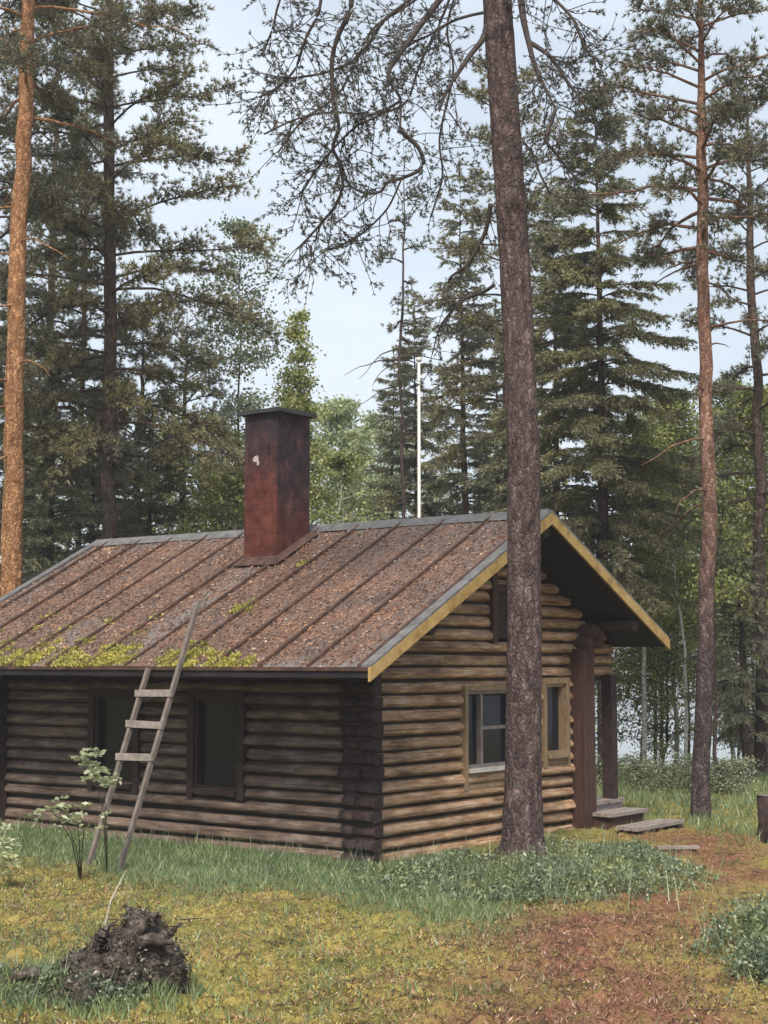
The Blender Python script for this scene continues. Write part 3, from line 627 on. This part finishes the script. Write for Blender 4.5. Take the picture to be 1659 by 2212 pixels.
# --- the big pine in front of the gable
YM = 16.67; rng = np.random.default_rng(21)
MAIN = place('pine_tree', 'thick purplish grey pine trunk standing in front of the gable wall', 'tree', 1125, YM, 'pine trees round the cabin')
B0 = np.array(MAIN.location)
HM = 15.5; zt = np.linspace(-.25, HM, 150)
cx_ = np.interp(zt, [0, 2.2, 4.3, 6.5, 9.2, HM], [0, .04, .05, -.03, -.19, -.5])
ctr = np.stack([cx_, .02 * np.sin(zt), zt], 1)
rad = np.interp(zt, [-.25, 0, .25, .8, 3, 6, 9.3, HM], [.34, .28, .225, .196, .178, .168, .162, .03])
mt = MB(); mt.tube(ctr, rad, 36, rough=.018, rng=rng)
for k in range(5):
    az = k * 1.25 + .5; mt.tube([(.12 * math.cos(az), .12 * math.sin(az), .22), (.27 * math.cos(az), .27 * math.sin(az), .05), (.45 * math.cos(az), .45 * math.sin(az), -.1)], [.08, .06, .03], 8)
mt.build('trunk', M['bark_main'], MAIN)
mc = MB()
def limb(poly, r0, dy0, dy1, tuftn=8, seed=0, twl=.5, r1=.008, sub=3):
    """a drooping limb of the main pine with thin bent twigs and a few needle tufts"""
    rng = np.random.default_rng(seed); n = len(poly)
    P = np.array([at(x, y, YM + dy0 + (dy1 - dy0) * i / (n - 1)) for i, (x, y) in enumerate(poly)]) - B0
    s = np.linspace(0, n - 1, n * 4); Q = np.stack([np.interp(s, np.arange(n), P[:, c]) for c in range(3)], 1)
    for _ in range(2): Q[1:-1] = (Q[:-2] + 2 * Q[1:-1] + Q[2:]) / 4
    mb = MB(); mb.tube(Q, np.linspace(r0 * 1.3, r1 * 1.4, len(Q)), 7)
    for i in range(int(tuftn * 1.3)):
        a_, d_ = along(Q, np.array([rng.uniform(.12, 1)])); d_ = unit(d_[0] * .5 + rdir(rng, 1)[0] + [0, 0, -.25]); l_ = twl * rng.uniform(.5, 1.5)
        q = a_[0] + np.outer(np.linspace(0, 1, 6), d_ * l_) + np.cumsum(rng.normal(size=(6, 3)) * .035, 0) * np.linspace(0, 1, 6)[:, None]
        mb.tube(q, np.linspace(.007, .003, 6), 3, cap=False)
        for _ in range(sub):
            a2, d2 = along(q, np.array([rng.uniform(.3, 1)])); d2 = unit(d2[0] + rdir(rng, 1)[0] * .9); e = a2[0] + d2 * rng.uniform(.1, .25)
            mb.tube([a2[0], e], [.004, .0025], 3, cap=False)
            g_ = a2[0] + np.outer([.45, .65, .85, 1.0], e - a2[0]); tufts(mc, g_ + rng.normal(size=(4, 3)) * .012, np.tile(d2, (4, 1)), 5, .05, .013, rng, .8)
        tufts(mc, q[-3:], unit(q[-3:] - q[-4:-1]), 8, .055, .0135, rng, .8)
    mb.build('limb', M['limb'], MAIN)
LIMBS = [
 ([(1062,-170),(1000,-60),(949,0),(905,58),(864,115),(840,150),(839,170),(855,195),(867,215),(864,280)], .034, 0, -.9, 22),
 ([(864,280),(885,300),(905,318),(917,350),(905,370),(870,385),(835,392),(825,415),(790,420),(750,400),(738,350)], .02, -.9, -.7, 18),
 ([(760,-60),(760,20),(730,75),(715,130),(720,225),(735,275),(715,320),(735,350),(743,408),(722,450),(700,475),(665,515),(645,535)], .022, -1.6, -.5, 26),
 ([(1052,55),(1044,85),(1022,110),(1004,135),(985,165),(974,180),(960,210),(949,240)], .03, 0, -.5, 8),
 ([(1052,26),(1020,32),(985,42),(950,60),(930,75),(895,90),(870,108),(830,118)], .014, 0, .5, 10),
 ([(1060,440),(1056,470),(1049,500),(1030,540),(1010,575),(985,590),(970,600),(966,640)], .022, 0, .5, 8),
 ([(1068,615),(1045,632),(1014,640),(985,662),(960,690),(945,720)], .016, 0, .6, 8),
 ([(1105,-90),(1125,-10),(1130,40),(1142,90),(1154,140),(1170,175),(1180,195),(1200,235)], .036, 0, -.6, 18),
 ([(1142,90),(1165,104),(1185,118),(1198,135),(1210,150),(1230,185),(1245,200),(1262,225),(1275,250)], .022, -.25, -.8, 20),
 ([(1200,235),(1192,262),(1180,290),(1178,306),(1200,330),(1215,352),(1235,375),(1258,396)], .018, -.6, -.8, 18),
 ([(700,-60),(690,30),(660,80),(640,150),(600,190),(560,210)], .014, -1.5, -1.2, 20),
 ([(960,-80),(900,-10),(830,40),(800,90),(770,130),(700,160),(620,170)], .016, -.8, -1.2, 26),
 ([(640,-70),(600,10),(590,60),(570,110)], .01, -1.2, -1.0, 12),
 ([(990,-60),(960,30),(905,140),(880,230),(800,250),(720,240),(640,255),(570,290)], .013, .8, 1.3, 30),
 ([(980,-60),(870,20),(800,60),(745,190),(700,230),(650,260),(600,330)], .012, .4, .6, 28),
 ([(867,215),(820,250),(770,270),(720,320),(680,370),(650,420)], .010, -.8, -.5, 22),
 ([(1000,-60),(960,60),(985,150),(945,300),(960,380),(930,470)], .011, .9, 1.2, 22),
 ([(870,380),(840,450),(790,500),(740,530),(690,545)], .008, -.7, -.3, 16),
 ([(1110,-60),(1190,-10),(1240,40),(1265,110),(1300,140)], .016, -.2, -.5, 22),
 ([(1125,300),(1150,330),(1168,380),(1190,420)], .012, 0, -.3, 6)]
for i, (poly, r0, a_, b_, tn) in enumerate(LIMBS): limb(poly, r0, a_, b_, tn, 100 + i)
# upper crown of the main pine, above the photograph's edge
mtc = MB()
for i in range(26):
    z = 9.9 + 5.4 * (i + rng.random()) / 26; q = bough(rng, on_trunk(ctr, z), i * 2.4, rng.uniform(1.4, 3.0) * (1 - .6 * (z - 9.9) / 5.6), .25, .2, 8, .1); mtc.tube(q, np.linspace(.04, .01, 8), 5)
    ns = 16; P, D = along(q, rng.uniform(.35, 1, ns)); TD = unit(D + rdir(rng, ns) * .9); TL = rng.uniform(.15, .5, ns)
    ps = np.concatenate([P + TD * (TL * f_)[:, None] for f_ in (.5, .8, 1.0)]); tufts(mc, ps, np.tile(TD, (3, 1)), 10, .08, .012, rng, 1.0)
mtc.build('limb', M['limb'], MAIN)
mc.build('crown', M['pine_main'], MAIN)

# --- other pines
P_ = lambda a, b=1: (lambda f: a * (1 - .75 * f) * (.75 + b * .5 * min(1, f * 3)))
pine(25, 24.0, 'orange barked pine at the far left edge of the photo rising behind the roof', 17, .185, 10.6, P_(2.3), 26, 31, M['pine_dark'], M['bark_orange'], dead=12, sides=20)
pine(222, 27.0, 'dark grey pine with wide olive boughs between orange pine and chimney', 18, .15, 5.6, P_(2.6), 96, 32, M['pine_olive'], M['bark_dark'], lean=(-.1, 0), tw=20, dead=14)
pine(1505, 21.8, 'slender pine right of the gable with grey foot and orange upper trunk', 13.2, .125, 7.9, P_(1.6), 52, 33, M['pine_dark'], M['bark_two'], lean=(.26, 0), sides=18, dead=10, tw=14)
pine(165, 31.0, 'thin straight pine behind the dark grey pine, bare low down', 15, .075, 7.5, P_(1.5), 34, 34, M['pine_dark'], M['bark_dark'], dead=16)
pine(300, 33.0, 'bushy olive pine left of the chimney, lower than its neighbours', 9.6, .12, 3.0, P_(2.0), 46, 35, M['pine_olive'], M['bark_dark'])
pine(95, 33.0, 'pine with dark open crown just right of the orange trunk', 17, .12, 5.5, P_(2.1), 70, 36, M['pine_dark'], M['bark_dark'])
pine(1640, 29.0, 'tall dark pine cut off by the right edge of the photo', 13.5, .13, 4.8, P_(1.6), 44, 37, M['pine_dark'], M['bark_dark'])
pine(-60, 26.0, 'pine whose boughs reach in from beyond the left edge', 15, .16, 6.0, P_(2.4), 40, 38, M['pine_dark'], M['bark_dark'])
pine(395, 35.0, 'slim grey green pine between the wide boughed pine and the chimney', 11.0, .1, 4.6, P_(1.7), 36, 39, M['pine_dark'], M['bark_dark'])
pine(872, 34.0, 'very thin bare stemmed pine directly above the white flagpole', 14.5, .05, 9.6, P_(.5), 12, 40, M['pine_dark'], M['limb'], dead=22)
pine(1100, 31.0, 'dark pine mostly hidden behind the thick front trunk', 14.5, .13, 6.5, P_(1.8), 44, 41, M['pine_olive'], M['bark_dark'])
# --- spruces
spruce(1308, 27.0, 'tall broad spruce behind the cabin gable peak', 12.4, 2.2, 3.6, 51, M['spruce_olive'], 1.25, .15, gap=.03)
spruce(905, 36.0, 'pointed spruce behind the white flagpole', zat(545, 36), 1.9, 1.2, 52, M['spruce'])
spruce(850, 38.0, 'narrow spruce just left of the flagpole spruce', zat(590, 38), 1.4, 1.2, 53, M['spruce'])
spruce(1010, 33.0, 'tall thin crowned spruce left of the thick front trunk', zat(320, 33), 1.35, 2.0, 54, M['spruce'], .8, gap=.25)
spruce(1190, 30.0, 'dark spruce right of the thick front trunk, lower than the broad one', zat(430, 30), 1.8, 3.4, 55, M['spruce'])
spruce(110, 28.0, 'dense dark spruce low behind the left end of the roof', zat(700, 28), 1.5, .3, 56, M['spruce'])
spruce(190, 30.0, 'dark spruce behind the foot of the wide boughed pine', zat(760, 30), 1.5, .3, 57, M['spruce'])
spruce(330, 32.0, 'small dark spruce just left of the chimney', zat(880, 32), 1.5, .3, 58, M['spruce_olive'])
spruce(1610, 28.0, 'drooping dark spruce at the right edge beside the slender pine', zat(1150, 28), 1.3, 1.0, 59, M['spruce'], .7, gap=.35)
spruce(20, 31.0, 'dark spruce behind the orange pine trunk', zat(560, 31), 1.7, .3, 61, M['spruce'])
spruce(1085, 36.0, 'dark spruce between the flagpole spruce and the thick front trunk', zat(520, 36), 1.6, .5, 62, M['spruce'])
# --- leafy trees
broadleaf(515, 33.0, 'airy grey leaved birch above the chimney', zat(440, 33), 1.25, 6.4, 71, M['leaf_grey'], M['bark_dark'], 8500, .085)
broadleaf(628, 30.0, 'narrow bright green young birch right of the chimney', zat(650, 30), 1.05, 1.2, 72, M['leaf_bright'], M['birch_bark'], 26000, .07, cone=True, clumps=240)
broadleaf(745, 37.0, 'pale green birch between the young birch and the flagpole', zat(690, 37), 1.5, 1.2, 73, M['leaf_pale'], M['birch_bark'], 24000, .085, clumps=170)
broadleaf(805, 41.0, 'pale birch close behind the narrow spruce', zat(720, 41), 1.5, 1.2, 74, M['leaf_pale'], M['birch_bark'], 20000, .09, clumps=150)
broadleaf(700, 33.0, 'low bright bush of birch beside the chimney', zat(800, 33), 1.1, .8, 75, M['leaf_bright'], M['birch_bark'], 17000, .075, clumps=150, stems=3)
broadleaf(455, 31.0, 'bright leafed bush left of the chimney base', zat(860, 31), 1.3, .8, 76, M['leaf_bright'], M['birch_bark'], 18000, .075, clumps=150, stems=3)
broadleaf(500, 38.0, 'pale tree glimpsed left of the chimney top', zat(820, 38), 1.5, 1.5, 77, M['leaf_pale'], M['birch_bark'], 20000, .085, clumps=160)
broadleaf(1385, 29.0, 'leafy birch beside the right roof slope', zat(890, 29), 1.0, 2.9, 78, M['leaf_bright'], M['birch_bark'], 16000, .075, clumps=150)
broadleaf(1450, 31.0, 'bright green birch just left of the slender pine', zat(830, 31), 1.1, 2.9, 79, M['leaf_bright'], M['birch_bark'], 20000, .075, clumps=170)
broadleaf(1590, 33.0, 'pale green birch just right of the slender pine', zat(760, 33), 1.2, 2.9, 80, M['leaf_bright'], M['birch_bark'], 22000, .08, clumps=180)
broadleaf(1668, 30.0, 'bright birch at the right edge of the photo', zat(820, 30), 1.1, 3.0, 81, M['leaf_bright'], M['birch_bark'], 19000, .075, clumps=170)
broadleaf(1360, 26.0, 'low leafy shrub seen past the porch corner', 0.55, .5, .05, 82, M['leaf_grey'], M['sapling_bark'], 3600, .04, clumps=60, stems=4, name='shrub', cat='shrub', group='shrubs by the lake')
broadleaf(1570, 25.5, 'low leafy shrub right of the slender pine foot', 0.6, .5, .05, 83, M['leaf_grey'], M['sapling_bark'], 4400, .04, clumps=60, stems=4, name='shrub', cat='shrub', group='shrubs by the lake')
broadleaf(1455, 27.0, 'small shrub left of the slender pine foot', 0.55, .45, .05, 84, M['leaf_grey'], M['sapling_bark'], 2600, .04, clumps=40, stems=3, name='shrub', cat='shrub', group='shrubs by the lake')
broadleaf(1400, 31.0, 'thin grey leaved alder by the lake behind the porch', 4.4, 1.5, .5, 85, M['leaf_bright'], M['bark_dark'], 26000, .055, clumps=140, stems=2, name='alder_tree')
broadleaf(1290, 31.5, 'dark alder seen through the open porch', 4.2, .8, .4, 86, M['leaf_grey'], M['bark_dark'], 3600, .07, clumps=70, stems=3, name='alder_tree')
broadleaf(1610, 31.0, 'sparse grey alder against the bright lake at right edge', 4.4, 1.4, .5, 87, M['leaf_grey'], M['bark_dark'], 24000, .055, clumps=140, stems=2, name='alder_tree')
for (x, Y, h, r_, mt_, lb) in ((1478, 28.5, 6.0, .055, 'birch_bark', 'pale thin birch stem just left of the slender pine'), (1556, 25.5, 5.2, .05, 'bark_dark', 'thin dark stem just right of the slender pine foot'), (1652, 29.5, 6, .05, 'birch_bark', 'white birch stem at the right edge above the dark post')):
    broadleaf(x, Y, lb, h, .6, h * .62, int(x), M['leaf_bright'], M[mt_], 1500, .07, r_, clumps=30)
# thicket behind the clearing: crowns too crowded to tell apart
rng = np.random.default_rng(91); mb = MB()
def thicket(n, x0, x1, Y0, Y1, ytop, zlo, rr, leaves):
    for _ in range(n):
        x = rng.uniform(x0, x1); Y = rng.uniform(Y0, Y1); b_ = at(x, 1425, Y); g_ = float(gz(b_[0], b_[1])); h = zat(ytop(x) + abs(rng.normal()) * 110, Y) - g_
        k = int(leaves * h / 6); f = rng.beta(1, 1.3, k); R_ = rr * (1 - f) ** .8 + .12; a_ = rng.uniform(0, 6.28, k); q = np.sqrt(rng.random(k))
        wv = 1 + .35 * np.sin(a_ * 3 + f * 25)
        p = np.stack([b_[0] + R_ * q * wv * np.cos(a_), b_[1] + R_ * q * wv * np.sin(a_), g_ + zlo + (h - zlo) * f - .25 * R_ * q], 1)
        D = unit(np.stack([np.cos(a_), np.sin(a_), -.5 + 0 * a_], 1) + rdir(rng, k) * .9)
        mi = int(rng.integers(0, 3)); blades(mb, p, D, rng.uniform(.1, .26, k), rng.uniform(.03, .075, k), rng, mi=mi, quad=True)
        mb.tube([(b_[0], b_[1], g_ - .2), (b_[0] + .1, b_[1], g_ + h * .85)], [.055, .02], 5, mi=3)
thicket(9, -60, 430, 35, 46, lambda x: 760 + .3 * max(0, x - 200), .2, 1.25, 2200)
thicket(10, 430, 830, 40, 50, lambda x: 930, .2, 1.3, 2200)
thicket(10, 830, 1190, 38, 48, lambda x: 840, .2, 1.3, 2200)
thicket(2, 1190, 1480, 33, 40, lambda x: 880 + .5 * max(0, x - 1300), 3.0, 1.2, 1700)
thicket(2, 1480, 1720, 33, 40, lambda x: 860, 3.0, 1.2, 1700)
tag(mb.build('thicket', [M['leaf_bright'], M['leaf_grey'], M['spruce_olive'], M['bark_dark']]), 'crowded mixed thicket filling the space behind the trees', 'thicket', kind='stuff')
# far shore wood: a single mass beyond the lake
rng = np.random.default_rng(90); mb = MB(); k = 2600
px = rng.uniform(-300, 300, k); py = rng.uniform(725, 780, k); hh = rng.uniform(2.5, 5, k) * (1 + .15 * np.sin(px * .09))
for j in range(14):
    f = rng.beta(1, 1.2, k); rr = 2.3 * (1 - f) + .2; az = rng.uniform(0, 6.28, k)
    p = np.stack([px + rr * np.cos(az) * rng.random(k), py + rr * np.sin(az) * rng.random(k), gz(px, py) + hh * f], 1)
    blades(mb, p, unit(rdir(rng, k) * .6 + [0, 0, -.6]), 2.4, 1.8, rng, quad=True)
tag(mb.build('forest', M['leaf_grey']), 'hazy dark wood on the far shore of the lake', 'forest', kind='stuff')

# ------------------------------------------------------------------ ground cover
rng = np.random.default_rng(7)
def sample(n, x0, x1, y0, y1, mask=None):
    y = y0 + (y1 - y0) * rng.random(n) ** 1.15; x = rng.uniform(x0, x1, n)
    if mask is not None: k = rng.random(n) < mask(x, y); x, y = x[k], y[k]
    return x, y
def inhouse(x, y):
    q = np.stack([x - HC[0], y - HC[1]], -1); v = q @ hv[:2]; u = q @ hu[:2]
    return (v > -.2) & (v < 4.4) & (u > -.15) & (u < 6.6)
def cover(name, mat, x, y, l0, l1, w, up, quad, mb=None, spread=.6):
    n = len(x); p = np.stack([x, y, gz(x, y) + .004], 1); d = unit(rdir(rng, n) * spread + np.array([0, 0, up]))
    m_ = mb or MB(); blades(m_, p, d, rng.uniform(l0, l1, n), w * rng.uniform(.6, 1.3, n), rng, quad=quad)
    return m_
patch2 = lambda x, y: np.clip(.5 + .8 * np.sin(3.1 * x + 2.2 * np.sin(2.7 * y)) * np.sin(3.7 * y + 1.9 * np.sin(2.3 * x)), 0, 1)
patch = lambda x, y: .5 + .5 * np.sin(1.7 * x + .8 * y + 1.3 * np.sin(1.1 * y)) * np.sin(1.4 * y - .6 * x)
wall_d = lambda x, y: (-(np.stack([x - HC[0], y - HC[1]], -1) @ hv[:2]))        # metres out from the long wall
x, y = sample(330000, -4.5, 5, 8.2, 19, lambda x, y: np.clip(.95 - .9 * pathmask(x, y), .05, 1) * (.2 + .4 * patch(x, y) + .4 * patch2(x, y)) * np.clip((wall_d(x, y) - 1.6) / 1.4 + (x > 1), .15, 1) * ~inhouse(x, y))
tag(cover('moss', M['moss'], x, y, .012, .035, .012, .7, False).build('moss', M['moss']), 'yellow green moss covering the forest floor', 'moss', kind='stuff')
x, y = sample(260000, -4.5, 6, 8.2, 20, lambda x, y: np.clip(.2 + .5 * (1 - patch2(x, y)) + .7 * pathmask(x, y), 0, 1) * np.clip((wall_d(x, y) - 1.6) / 1.4 + (x > 1), .1, 1) * ~inhouse(x, y))
tag(cover('leaf_litter', M['litter'], x, y, .012, .06, .009, .25, True).build('leaf_litter', M['litter']), 'reddish brown needles and leaves on the worn path', 'leaf litter', kind='stuff')
def grassmask(x, y):
    d = wall_d(x, y); g = np.clip((3.0 + .5 * np.sin(2.3 * x) - d) / .9, 0, 1) * (d > -.2) * (x < 1.2) * (.55 + .45 * patch2(x, y))
    return np.clip(g + .16 * (x < -.3) * (y < 12.5) * patch2(x + 3, y) + .12 * patch(x, y), 0, 1) * np.clip(1 - 1.2 * pathmask(x, y), .02, 1) * ~inhouse(x, y)
x, y = sample(210000, -6, 3.5, 8.3, 21, grassmask); 
mbg = cover('grass', M['grass'], x, y, .04, .13, .010, .9, False)
nostep = lambda x, y: ~((np.abs(x - 2.95) < .95) & (np.abs(y - 19.4) < 1.1))
x, y = sample(40000, 1.5, 9, 18.5, 32, lambda x, y: np.clip(.8 - .75 * pathmask(x, y), 0, 1) * ~inhouse(x, y) * nostep(x, y) * (.4 + .6 * patch2(x, y))); cover('g', 0, x, y, .06, .24, .016, 1.0, False, mbg)
x, y = sample(9000, -6, 1.2, 13.2, 21, lambda x, y: np.exp(-((wall_d(x, y) - .45) / .5) ** 2) * ~inhouse(x, y)); cover('g', 0, x, y, .1, .28, .011, 1.3, False, mbg)
k = 2600; a_ = rng.uniform(0, 6.28, k); r_ = rng.uniform(.3, .75, k); sx_ = at(195, 2140, 10.25)
cover('g', 0, sx_[0] + r_ * np.cos(a_), sx_[1] + .8 * r_ * np.sin(a_), .05, .17, .011, 1.1, False, mbg)
tag(mbg.build('grass', M['grass']), 'green grass along the cabin wall and between the trees', 'grass', kind='stuff')
def clump_cover(name, label, spots, n, hgt, leaf=.035):
    mb = MB(); ms = 0
    for (cx0, cy0, rx, ry, w_) in spots:
        k = int(n * w_); a_ = rng.uniform(0, 6.28, k); r_ = np.minimum(np.sqrt(rng.random(k)) * rng.uniform(.7, 1.25, k), 1.25); x = cx0 + rx * r_ * np.cos(a_); y = cy0 + ry * r_ * np.sin(a_)
        x += .06 * np.sin(9 * y); top = hgt * np.clip(1 - .7 * r_ ** 2, .06, 1) * (.55 + .45 * np.sin(5.1 * x + 3 * y) * np.sin(4.4 * y - x)) + .04
        p = np.stack([x, y, gz(x, y) + top * rng.random(k) ** .6], 1)
        kp = rng.random(k) < np.clip(1.35 * patch2(x * 2.1, y * 2.1) - .05, .06, 1); p = p[kp]; k = len(p)
        blades(mb, p, unit(rdir(rng, k) + [0, 0, .25]), leaf * rng.uniform(.6, 1.7, k), leaf * rng.uniform(.4, .8, k), rng, quad=True)
    for (cx0, cy0, rx, ry, w_) in spots:      # taller stems and grass between
        k = int(260 * w_); x = cx0 + rng.normal(size=k) * rx * .6; y = cy0 + rng.normal(size=k) * ry * .6; p = np.stack([x, y, gz(x, y)], 1)
        blades(mb, p, unit(rdir(rng, k) * .5 + [0, 0, 1]), rng.uniform(.15, .42, k), .009, rng)
    return tag(mb.build(name, M['undergrowth']), label, 'undergrowth', kind='stuff')
mb = MB(); k = 420   # fallen twigs
x, y = sample(k, -4, 4.5, 8.6, 17); kp = ~inhouse(x, y)
for a_, b_ in zip(x[kp], y[kp]):
    th_ = rng.uniform(0, 6.28); l_ = rng.uniform(.04, .22); z_ = float(gz(a_, b_)) + .016; e_ = np.array([math.cos(th_), math.sin(th_), rng.uniform(-.05, .12)]) * l_
    mb.tube([(a_, b_, z_), np.array([a_, b_, z_]) + e_ * .5 + rng.normal(size=3) * .006, np.array([a_, b_, z_]) + e_], [.005, .004, .002], 4, cap=False)
tag(mb.build('twigs', M['limb']), 'small dark twigs strewn over the moss and path', 'twigs', kind='stuff')
clump_cover('undergrowth', 'bluish green bilberry growth round the foot of the thick pine',
            [(.75, 15.0, .8, .8, .8), (1.35, 14.7, .75, .9, 1), (1.95, 15.2, .8, .9, 1), (2.5, 15.9, .7, 1.0, 1), (1.2, 16.2, .9, .7, .6), (.1, 15.6, .5, .5, .3), (1.0, 14.2, .5, .4, .4), (2.4, 17.2, .6, .7, .5)], 8500, .26)
_sp = at(150, 2150, 10.2)
clump_cover('undergrowth', 'small leafy sprigs growing against the foot of the dark stump', [(_sp[0] - .1, _sp[1] - .15, .3, .2, .35), (_sp[0] + .25, _sp[1] - .25, .25, .12, .2), (_sp[0] - .35, _sp[1] + .1, .2, .25, .25)], 8500, .16, .028)
clump_cover('undergrowth', 'blue green bushy undergrowth at the right edge beside the path',
            [(2.95, 11.7, .55, .7, 1), (3.4, 12.6, .7, .9, 1), (2.75, 10.9, .3, .4, .35), (3.1, 10.6, .5, .6, .6)], 8500, .34)

# --- rowan saplings by the ladder
def sapling(base, pts, label, seed, n):
    rng = np.random.default_rng(seed); b = np.array([base[0], base[1], float(gz(base[0], base[1]))]); T = empty('rowan_sapling', b); tag(T, label, 'sapling', 'rowan saplings at the long wall')
    ms = MB(); ml = MB()
    for q in pts:
        q = np.array(q) - b; s = np.stack([np.array([0, 0, -.03]), q * [.3, .3, .55], q * [.8, .8, .9], q]); ms.tube(s, [.007, .006, .0045, .0025], 5)
        for k in range(n):    # pinnate leaves: rows of leaflets on a stalk
            st = q + rng.normal(size=3) * [.05, .05, .04]; d = unit(rng.normal(size=3) * [1, 1, .45]); l_ = rng.uniform(.1, .2); e = st + d * l_ + [0, 0, -.03]
            ms.tube([st, e], [.003, .002], 3, cap=False)
            f = np.repeat(np.linspace(.25, 1, 6), 2); P = st + np.outer(f, e - st); sd = unit(np.cross(d, [0, 0, 1.])); sg = np.tile([1, -1], 6)[:, None]
            blades(ml, P, unit(sd * sg + d * .5 + rng.normal(size=(12, 3)) * .25), rng.uniform(.055, .09, 12), .036, rng, quad=True)
    ms.build('stem', M['sapling_bark'], T); ml.build('foliage', M['leaf_rowan'], T)
bs = at(232, 1868, 15.7)
sapling(bs, [at(210, 1655, 15.5), at(222, 1680, 15.6), at(195, 1640, 15.5)], 'taller pale leaved rowan sapling beside the ladder foot', 1, 7)
bs = at(175, 1870, 15.6)
sapling(bs, [at(105, 1745, 15.3), at(160, 1740, 15.4), at(185, 1765, 15.3), at(140, 1775, 15.3)], 'shorter rowan sapling left of the ladder', 2, 6)
bs = at(-12, 1890, 15.3)
sapling(bs, [at(2, 1815, 15.0), at(20, 1850, 14.9)], 'pale rowan sapling at the left edge of the photo', 3, 10)

p_ = at(1655, 1806, 19.0); ps_ = empty('wooden_post', (p_[0], p_[1], float(gz(p_[0], p_[1])))); tag(ps_, 'short dark weathered post at the right edge behind the undergrowth', 'post')
mb = MB(); mb.tube([(0, 0, -.1), (.01, 0, .25), (.0, .01, .56)], [.115, .1, .095], 12, rough=.04, rng=np.random.default_rng(2)); mb.build('shaft', M['board_dark'], ps_)
mb = MB(); mb.tube([(0, .01, .561), (0, .01, .575)], [.1, .085], 12, rough=.04, rng=np.random.default_rng(3)); mb.build('top', M['weathered'], ps_)

# --- uprooted stump in the foreground
rng = np.random.default_rng(17)
pc = at(195, 2140, 10.25); SB = np.array([pc[0], pc[1], float(gz(pc[0], pc[1]))])
ST = empty('tree_stump', SB); tag(ST, 'dark rotting tree stump with jagged roots in the left foreground', 'stump'); ST.scale = (1.22, 1.15, 1.12)
mb = MB()
nr, nk = 22, 40; tt = np.linspace(0, 1, nr); th = np.linspace(0, 2 * np.pi, nk, endpoint=False)
prof = np.interp(tt, [0, .15, .4, .7, .9, 1], [1.12, 1.1, .95, .72, .5, .05])
lump = 1 + .16 * np.sin(3 * th + 1)[None] * (1 - tt[:, None] * .3) + .1 * np.sin(7 * th + 5 * tt[:, None]) + .045 * rng.normal(size=(nr, nk))
hz = .36 * tt[:, None] ** .85 * (1 + .3 * np.cos(th - .2)[None] + .1 * np.sin(4 * th)[None]) - .05 + .012 * rng.normal(size=(nr, nk))
V = np.stack([.36 * prof[:, None] * lump * np.cos(th) + .17 * tt[:, None], .27 * prof[:, None] * lump * np.sin(th), hz], -1).reshape(-1, 3)
i = np.arange(nr - 1)[:, None] * nk; j = np.arange(nk)[None]; j2 = (j + 1) % nk
mb.add(V, np.stack([i + j, i + j2, i + nk + j2, i + nk + j], -1).reshape(-1, 4), 0, True)
mb.build('body', M['stump'], ST)
for (p0, p1, p2, r_) in (((.2, -.08, .3), (.3, -.12, .38), (.36, -.12, .43), .06), ((.26, -.1, .27), (.38, -.16, .3), (.45, -.18, .28), .05), ((.05, -.05, .27), (.09, -.1, .34), (.11, -.1, .36), .05),
                      ((-.25, -.1, .1), (-.38, -.16, .14), (-.46, -.14, .02), .04), ((.3, -.05, .12), (.38, -.12, .1), (.46, -.14, -.04), .05),
                      ((.25, .1, .2), (.38, .16, .3), (.46, .2, .36), .04)):
    mb = MB(); s = np.linspace(0, 1, 9)[:, None]; q = (1 - s) ** 2 * np.array(p0) + 2 * s * (1 - s) * np.array(p1) + s * s * np.array(p2); q += np.cumsum(rng.normal(size=q.shape) * .006, 0)
    mb.tube(q, np.linspace(r_, .01, 9), 7, rough=.15, rng=rng)
    for _ in range(5):
        a_ = q[rng.integers(2, 9)]; mb.tube([a_, a_ + rdir(rng, 1)[0] * [.07, .07, .06], a_ + rdir(rng, 1)[0] * .12], [.008, .005, .002], 4, cap=False)
    mb.build('root', M['stump'], ST)
mb = MB(); k = 5200   # lichen flakes, bark bits and fine roots on the stump
sel = V[rng.integers(0, len(V), k)] + rng.normal(size=(k, 3)) * .012; blades(mb, sel, rdir(rng, k), rng.uniform(.012, .034, k), .012, rng, quad=True); tag(mb.build('bark_flake', M['stump'], ST), kind='stuff')
mb = MB(); k = 1300; fz = V[V[:, 2] > .06]; sel = fz[rng.integers(0, len(fz), k)] * 1.01 + rng.normal(size=(k, 3)) * .01; sel = sel[np.sin(9 * sel[:, 0] + 4) * np.sin(11 * sel[:, 2] + 7 * sel[:, 1]) > -.1]; k = len(sel)
blades(mb, sel, unit(rdir(rng, k) + [0, -.4, .6]), rng.uniform(.012, .03, k), .016, rng, quad=True); tag(mb.build('lichen', M['lichen'], ST), kind='stuff')
mb = MB(); a_, b_ = at(228, 1990, 10.2) , at(272, 1880, 10.5); c_ = at(240, 1945, 10.3)
mb.tube([at(215, 2040, 10.2), a_, c_, (c_ + b_) / 2, b_], [.011, .010, .009, .006, .003], 6); mb.tube([c_, at(262, 1925, 10.3)], [.005, .002], 5); 
tag(mb.build('twig', M['twig_pale']), 'pale bare twig sticking up from the dark stump', 'twig')

# ------------------------------------------------------------------ damp forest air
hz_ = MB(); hz_.box((-900, -100, -4), (900, 1560, 21)); m, t, o = newmat('haze_air')
pv_ = N(t, 'ShaderNodeVolumePrincipled'); pv_.inputs['Density'].default_value = .0012; pv_.inputs['Color'].default_value = (.96, .95, .98, 1); pv_.inputs['Anisotropy'].default_value = .2
t.links.new(pv_.outputs[0], o.inputs['Volume']); tag(hz_.build('haze', m), kind='stuff')
